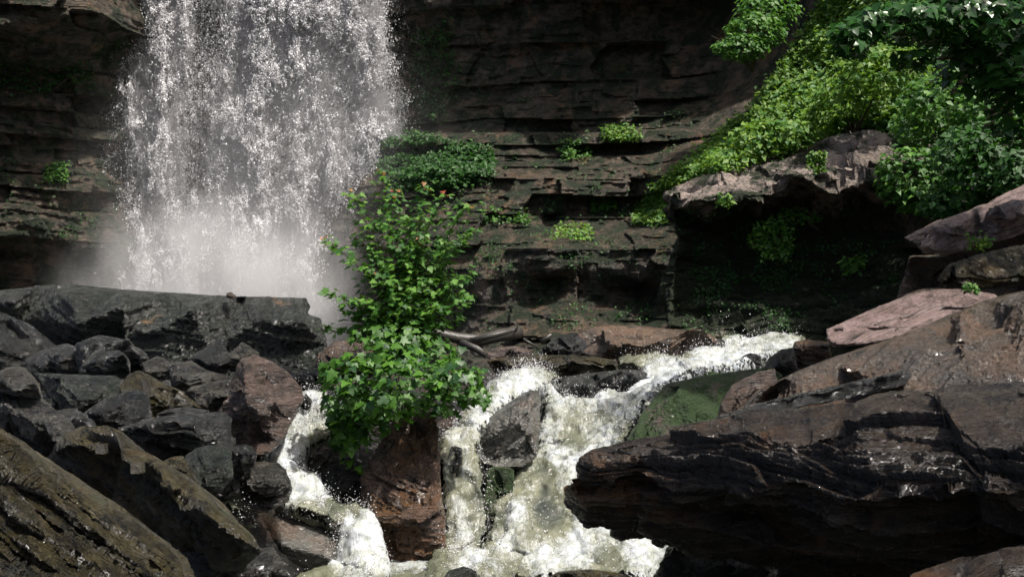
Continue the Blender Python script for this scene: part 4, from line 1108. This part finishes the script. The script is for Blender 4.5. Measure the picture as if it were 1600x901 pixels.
# --- maple bush draped over the pillar rock
def blob_leaves(blobs, n_per):
    """leaves laid in tiers through the volume of each ellipsoid (px, py, d, rx, ry, rz in metres)"""
    Pp, Nn, Ff = [], [], []
    for (px, py, d, rx, ry, rz), n in zip(blobs, n_per):
        a = rng.normal(size=(n, 3)); a /= np.linalg.norm(a, axis=1)[:, None]
        r = rng.uniform(0.35, 1.0, n) ** 0.5
        q = a * r[:, None]
        tier = np.round(q[:, 2] * 5 + 0.6 * perlin(q * 2 + px, 5)) / 5
        q[:, 2] = 0.55 * q[:, 2] + 0.45 * tier
        w = P(px, py, d) + q * np.array([rx, ry, rz])
        Pp.append(w); Nn.append(np.c_[a[:, 0] * .5, a[:, 1] * .5 - .25, np.abs(a[:, 2]) * 0.5 + 0.7]); Ff.append(np.c_[a[:, 0], a[:, 1], -0.35 + 0 * a[:, 0]])
    return np.vstack(Pp), np.vstack(Nn), np.vstack(Ff)


bushroot = P(630, 650, 12.5)
bush = empty('maple_bush', bushroot, 'dense low leafy bush draped over the upright pillar rock', 'bush')
bl = [(620, 560, 12.5, .35, .4, .17), (560, 585, 12.3, .42, .45, .22), (640, 600, 12.1, .50, .45, .26), (710, 600, 12.3, .36, .4, .24), (750, 610, 12.5, .18, .25, .22), (545, 630, 12.4, .30, .4, .25), (600, 630, 12.2, .4, .35, .18), (690, 630, 12.3, .3, .3, .12),
      (545, 670, 12.5, .22, .3, .25), (590, 655, 12.3, .25, .3, .2), (556, 700, 12.35, .17, .2, .26), (535, 660, 12.45, .18, .2, .2), (600, 530, 13.0, .6, .4, .14), (660, 545, 13.0, .5, .3, .14)]
nb = [260, 330, 420, 300, 130, 260, 260, 170, 200, 170, 170, 150, 330, 260]
bl = [(x_ + random.uniform(-5, 5), y_ + random.uniform(-5, 5), d_, rx * 1.10, ry, rz * 1.18) for x_, y_, d_, rx, ry, rz in bl]; nb = [int(n_ * 0.8) for n_ in nb]
a, b, c = blob_leaves(bl, nb)
kk = fbm(a * 3.2, 3, 811, 0.6) > -0.09 + 0.05 * rng.normal(size=len(a)); a, b, c = a[kk], b[kk], c[kk]
child('crown', leaf_mesh('crown', a, b, np.clip(rng.normal(0.092, 0.028, len(a)), 0.045, 0.15), M['leafbush'], 'maple', fwd=c, droop=1.0), bush)
st_ = []
for (x_, y_, d_, *_) in bl:
    st_.append((curve(bushroot, P(x_, y_, d_), (0, 0, .12), 8), 0.012, 0.004, 5))
child('stem', tubes('stem', st_, M['stem']), bush)


# --- plants rooted on cliff and bank
def inside(poly, x, y):
    c = np.zeros(len(x), bool); n = len(poly)
    for k in range(n):
        x0, y0 = poly[k]; x1, y1 = poly[(k + 1) % n]
        hit = ((y0 > y) != (y1 > y)) & (x < (x1 - x0) * (y - y0) / (y1 - y0 + 1e-9) + x0); c ^= hit
    return c


def scatter(poly, n, lift=(0.05, 0.5), thr=-0.05, seed=0, dfun=None, soft=0.3):
    """points in a patch of bank: on the ground surface there, lifted to plant height, broken into clumps"""
    po = np.array(poly, float); x = rng.uniform(po[:, 0].min(), po[:, 0].max(), n * 3); y = rng.uniform(po[:, 1].min(), po[:, 1].max(), n * 3)
    k = inside(poly, x + rng.normal(0, 5, n * 3), y + rng.normal(0, 4, n * 3)); x, y = x[k], y[k]
    d = (dfun or cliff_depth)(x, y); w = P(x, y, d)
    cn = fbm(w * 1.1, 3, seed + 91, 0.6)
    k = cn > thr + rng.normal(0, soft * 0.3, len(x)); w, cn = w[k][:n], cn[k][:n]
    h = rng.uniform(lift[0], lift[1], len(w)) * (0.6 + 1.6 * np.clip(cn, 0, 1))
    w[:, 2] += h * 0.6; w[:, 1] -= h * 0.8
    return w


def patch(name, label, cat, poly, n, size, mat, lift=(0.05, 0.5), thr=-0.05, seed=0, kind=None, group=None, dfun=None, shape='simple', stems=0):
    w = scatter(poly, n, lift, thr, seed, dfun)
    nn = np.tile([0, -0.55, 0.8], (len(w), 1)) + rng.normal(size=(len(w), 3)) * 0.25
    me = leaf_mesh(name, w, nn, rng.uniform(size * .6, size * 1.3, len(w)), mat, shape)
    if kind: return link(name, me, label=label, kind=kind, recentre=False)
    c = w.mean(0); c[2] = w[:, 2].min()
    r = empty(name, c, label, cat, group)
    child('leaves', me, r)
    if stems:
        lst = []
        for i in rng.choice(len(w), min(stems, len(w)), replace=False):
            b0 = c + np.array([0, .2, 0]); lst.append((curve(b0, w[i], (0, 0, .05), 5), .012, .004, 4))
        child('stems', tubes('stems', lst, M['stem']), r)
    return r


patch('undergrowth', 'bright green undergrowth covering the bank slope above the ledge', 'undergrowth',
      [(1080, 290), (1120, 230), (1170, 180), (1215, 120), (1250, 60), (1290, 0), (1420, -20), (1450, 60), (1420, 150), (1400, 200), (1330, 205), (1260, 225), (1200, 250), (1150, 270)],
      20000, 0.15, M['leafbank'], lift=(0.05, 0.55), thr=-0.16, seed=1, kind='stuff')
patch('undergrowth', 'darker green undergrowth running down left of the jutting ledge', 'undergrowth',
      [(985, 350), (1010, 310), (1060, 265), (1110, 225), (1150, 190), (1180, 200), (1150, 240), (1100, 280), (1045, 300), (1045, 345), (1010, 355)],
      8000, 0.12, M['leafbank'], lift=(0.03, 0.3), thr=-0.2, seed=2, kind='stuff')
patch('undergrowth', 'green plants on the cliff ledge just right of the waterfall', 'undergrowth',
      [(600, 215), (640, 208), (700, 225), (770, 240), (775, 262), (740, 290), (690, 300), (610, 300), (590, 260)], 6500, 0.13, M['leafdark'], lift=(0.02, 0.3), thr=-0.25, seed=3, kind='stuff')
patch('undergrowth', 'thin scatter of moss tufts and small plants on the middle of the cliff', 'undergrowth',
      [(640, 200), (760, 120), (1000, 100), (1090, 200), (1040, 300), (1040, 500), (900, 520), (740, 520), (700, 340)], 7000, 0.07, M['leafdark'], lift=(0.0, 0.15), thr=0.16, seed=4, kind='stuff')
patch('undergrowth', 'thin scatter of moss tufts on the cliff left of the waterfall', 'undergrowth',
      [(-20, 60), (170, 40), (200, 200), (170, 400), (-20, 420)], 2500, 0.07, M['leafdark'], lift=(0.0, 0.15), thr=0.14, seed=5, kind='stuff')
patch('undergrowth', 'leafy undergrowth filling the steep bank above the jutting ledge at right', 'undergrowth',
      [(1380, 60), (1700, 0), (1700, 300), (1400, 330), (1390, 230), (1330, 190)], 9000, 0.14, M['leafdark'], lift=(0.05, 0.6), thr=-0.12, seed=6, kind='stuff')
GS = 'plants growing on the cliff face'
cl_ = [('bright fern clump on the cliff above the right ledge', [(935, 208), (960, 196), (1000, 206), (1004, 222), (950, 226)], 500),
       ('low fern clump on the cliff left of the brighter fern clump', [(868, 240), (880, 222), (915, 228), (925, 246), (890, 252)], 380),
       ('thin green tuft on the lit mid-cliff ledge', [(745, 340), (765, 325), (790, 338), (830, 336), (830, 352), (750, 352)], 200),
       ('grass tuft under the orange rock face on the cliff', [(920, 322), (940, 306), (965, 318), (955, 334), (920, 334)], 260),
       ('yellow-green sprigs in middle of the grey cliff ledge', [(860, 372), (880, 352), (925, 358), (930, 374), (880, 378)], 260),
       ('single green clump on the cliff left of the waterfall', [(70, 285), (78, 262), (104, 256), (110, 272), (100, 290)], 320),
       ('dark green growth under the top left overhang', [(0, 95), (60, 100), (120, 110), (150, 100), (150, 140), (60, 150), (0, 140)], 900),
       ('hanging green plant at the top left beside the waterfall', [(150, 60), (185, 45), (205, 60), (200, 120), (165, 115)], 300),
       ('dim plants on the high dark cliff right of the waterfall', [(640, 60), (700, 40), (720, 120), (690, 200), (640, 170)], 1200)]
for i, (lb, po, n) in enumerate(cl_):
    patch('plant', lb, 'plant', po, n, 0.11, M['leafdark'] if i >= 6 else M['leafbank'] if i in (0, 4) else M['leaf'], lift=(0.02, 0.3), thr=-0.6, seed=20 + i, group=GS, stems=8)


def outd(px, py): return np.where(py < 320, 20.3, np.where(px > 1300, 20.4, 21.3)) + 0 * px


GL = 'plants on the jutting ledge'
for i, (lb, po, n, dd) in enumerate([
        ('leafy plant hanging in the shaded hollow under the ledge', [(1165, 375), (1185, 352), (1225, 345), (1240, 370), (1236, 405), (1200, 410)], 420, 21.2),
        ('small green clump low on the shaded wall under the ledge', [(1312, 425), (1322, 408), (1350, 404), (1352, 418), (1325, 432)], 160, 20.6),
        ('tuft of yellow-green moss plants on top of the pink ledge', [(1260, 262), (1266, 244), (1286, 240), (1290, 262), (1272, 274)], 220, 20.1),
        ('small pale plant on the left part of the ledge', [(1118, 325), (1125, 306), (1142, 308), (1145, 325)], 110, 20.6),
        ('scattered sprigs on the dark rock right under the ledge lip', [(1200, 340), (1240, 325), (1290, 335), (1280, 350), (1210, 352)], 170, 21.3),
        ('little fern in the crack between the two right slabs', [(1508, 382), (1516, 370), (1540, 374), (1548, 390), (1530, 396)], 70, 13.4),
        ('tiny green sprig on the pink slab at right', [(1500, 458), (1504, 450), (1526, 450), (1528, 460)], 30, 11.6)]):
    patch('plant', lb, 'plant', po, n, 0.10 if dd > 15 else 0.07, M['leafbank'] if i in (2, 3, 5) else M['leaf'], lift=(0.0, 0.12), thr=-0.9, seed=50 + i, group=GL, dfun=(lambda x, y, dd=dd: dd + 0 * x), stems=5)

# small growth rooted on the damp wall of the outcrop
from mathutils.bvhtree import BVHTree
oc_ = [o for o in COL.objects if o.name.startswith('rock_outcrop')][0]
bv = BVHTree.FromPolygons([oc_.matrix_world @ v.co if False else v.co + oc_.location for v in oc_.data.vertices], [tuple(p.vertices) for p in oc_.data.polygons])
hp, hn = [], []
for _ in range(9000):
    x, y = random.uniform(1060, 1480), random.uniform(325, 540)
    o_ = Vector(P(x, y, 15.0)); dr = (o_ - Vector((0, 0, EYE))).normalized(); hit = bv.ray_cast(o_, dr)
    if hit[0] is None: continue
    hp.append(hit[0] + hit[1] * 0.03); hn.append(hit[1])
hp = np.array([tuple(v) for v in hp]); hn = np.array([tuple(v) for v in hn])
k_ = fbm(hp * 1.3, 4, 700, 0.65) > 0.07 + 0.05 * rng.normal(size=len(hp)); hp, hn = hp[k_], hn[k_]
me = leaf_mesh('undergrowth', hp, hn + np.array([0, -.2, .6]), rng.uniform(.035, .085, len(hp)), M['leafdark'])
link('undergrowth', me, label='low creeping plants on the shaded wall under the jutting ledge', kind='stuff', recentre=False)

# shrubs on the right bank, each its own plant
GB = 'shrubs on the right bank'
for i, (lb, bls, ns, mt) in enumerate([
        ('leafy shrub hanging over the right end of the ledge', [(1420, 270, 19.2, .6, .5, .5), (1450, 310, 19, .6, .5, .35), (1400, 295, 19.2, .3, .4, .3)], [500, 450, 150], 'leaf'),
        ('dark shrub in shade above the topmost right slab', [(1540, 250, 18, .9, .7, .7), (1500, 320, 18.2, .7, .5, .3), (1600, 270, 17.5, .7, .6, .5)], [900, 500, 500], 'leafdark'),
        ('broad green shrub halfway up the right bank', [(1500, 160, 19.5, 1.1, .7, .6), (1440, 200, 20, .6, .6, .4), (1560, 190, 19, .8, .6, .6)], [900, 350, 600], 'leaf'),
        ('bright shrub crowning the slope below the overhanging branches', [(1380, 110, 21.5, 1.0, .6, .6), (1330, 150, 22.5, .8, .6, .5), (1300, 185, 23, .7, .5, .4)], [900, 600, 500], 'leafbank'),
        ('small pale tree leaning out from the dark cliff at top centre-right', [(1180, 50, 27.5, .8, .6, .5), (1160, 75, 27.2, .7, .5, .35), (1200, 15, 28, .9, .7, .5), (1125, 73, 27, .2, .2, .1)], [700, 450, 600, 40], 'leaf'),
        ('yellow-green shrub trailing over the left top of the ledge', [(1190, 225, 22.6, .8, .5, .5), (1230, 215, 22.6, .7, .5, .4), (1140, 258, 22.4, .6, .4, .25)], [700, 500, 300], 'leafbank')]):
    a, b, c = blob_leaves(bls, ns)
    c0 = a.mean(0); c0[2] = a[:, 2].min() - 0.1; c0[1] += 0.4
    r = empty('shrub', c0, lb, 'shrub', GB)
    child('crown', leaf_mesh('crown', a, b, rng.uniform(.10, .19, len(a)), M[mt], 'simple', fwd=c), r)
    child('stem', tubes('stem', [(curve(c0, P(*q[:3]) + np.array([random.uniform(-.3, .3), 0, random.uniform(-.1, .3)]), (0, 0, .2), 8), .02, .006, 5) for q in bls for _ in range(3)], M['stem']), r)

# tree whose branches hang into the top right corner; it roots on the bank outside the frame
troot = P(1760, 430, 14.0)
tree = empty('tree', troot, 'broadleaf tree whose glossy leafy boughs hang into the top right corner', 'tree')
crown = [(1560, 40, 12.8, .9, .8, .40), (1480, 30, 12.6, .7, .6, .30), (1400, 35, 12.4, .6, .5, .22), (1340, 50, 12.3, .35, .35, .16), (1330, 75, 12.3, .22, .3, .14), (1600, 110, 12.8, .7, .7, .5), (1530, 110, 13.0, .5, .5, .3), (1700, 60, 13, 1.2, 1.2, 1.0),
         (1600, -60, 13, 1.6, 1.2, .6), (1400, -60, 12.8, 1.2, .8, .35), (1420, 95, 12.6, .25, .25, .14), (1600, 180, 13.0, .4, .5, .4)]
a, b, c = blob_leaves(crown, [520, 340, 240, 110, 60, 420, 220, 700, 700, 350, 50, 200])
child('crown', leaf_mesh('crown', a, b, rng.uniform(.09, .17, len(a)), M['leaftree'], 'maple', fwd=c, droop=1.4), tree)
top = P(1740, -120, 13.6)
tr = [(curve(troot, top, (0.2, 0, 0), 12), 0.16, 0.09, 10)]
for q in crown: tr.append((curve(troot + (top - troot) * random.uniform(.45, 1.0), P(*q[:3]), (0, 0, .35), 10), 0.035, 0.008, 6))
child('trunk', tubes('trunk', tr, M['stem']), tree)

# driftwood
lg = empty('driftwood_log', P(760, 530, 15.8), 'grey weathered driftwood log with a forked root end behind the bush', 'log')
body = np.array([P(640, 528, 15.6), P(680, 520, 15.7), P(715, 528, 15.8), P(750, 532, 15.9), P(780, 524, 16.0), P(812, 518, 16.2)])
child('trunk', tubes('trunk', [(body, .07, .10, 12), (np.array([P(735, 533, 15.7), P(770, 524, 15.7), P(800, 516, 15.8)]), .05, .035, 8), (np.array([P(720, 535, 15.7), P(745, 545, 15.6), P(760, 556, 15.6)]), .06, .05, 8)], M['drift']), lg)
for rt_ in [(np.array([P(805, 518, 16.0), P(810, 508, 16.0), P(796, 500, 16.0)]), .02, .008, 5), (np.array([P(818, 530, 16.3), P(840, 542, 16.3)]), .025, .01, 5), (np.array([P(845, 535, 16.6), P(862, 522, 16.6)]), .04, .03, 6)]:
    child('root', tubes('root', [rt_], M['drift']), lg)
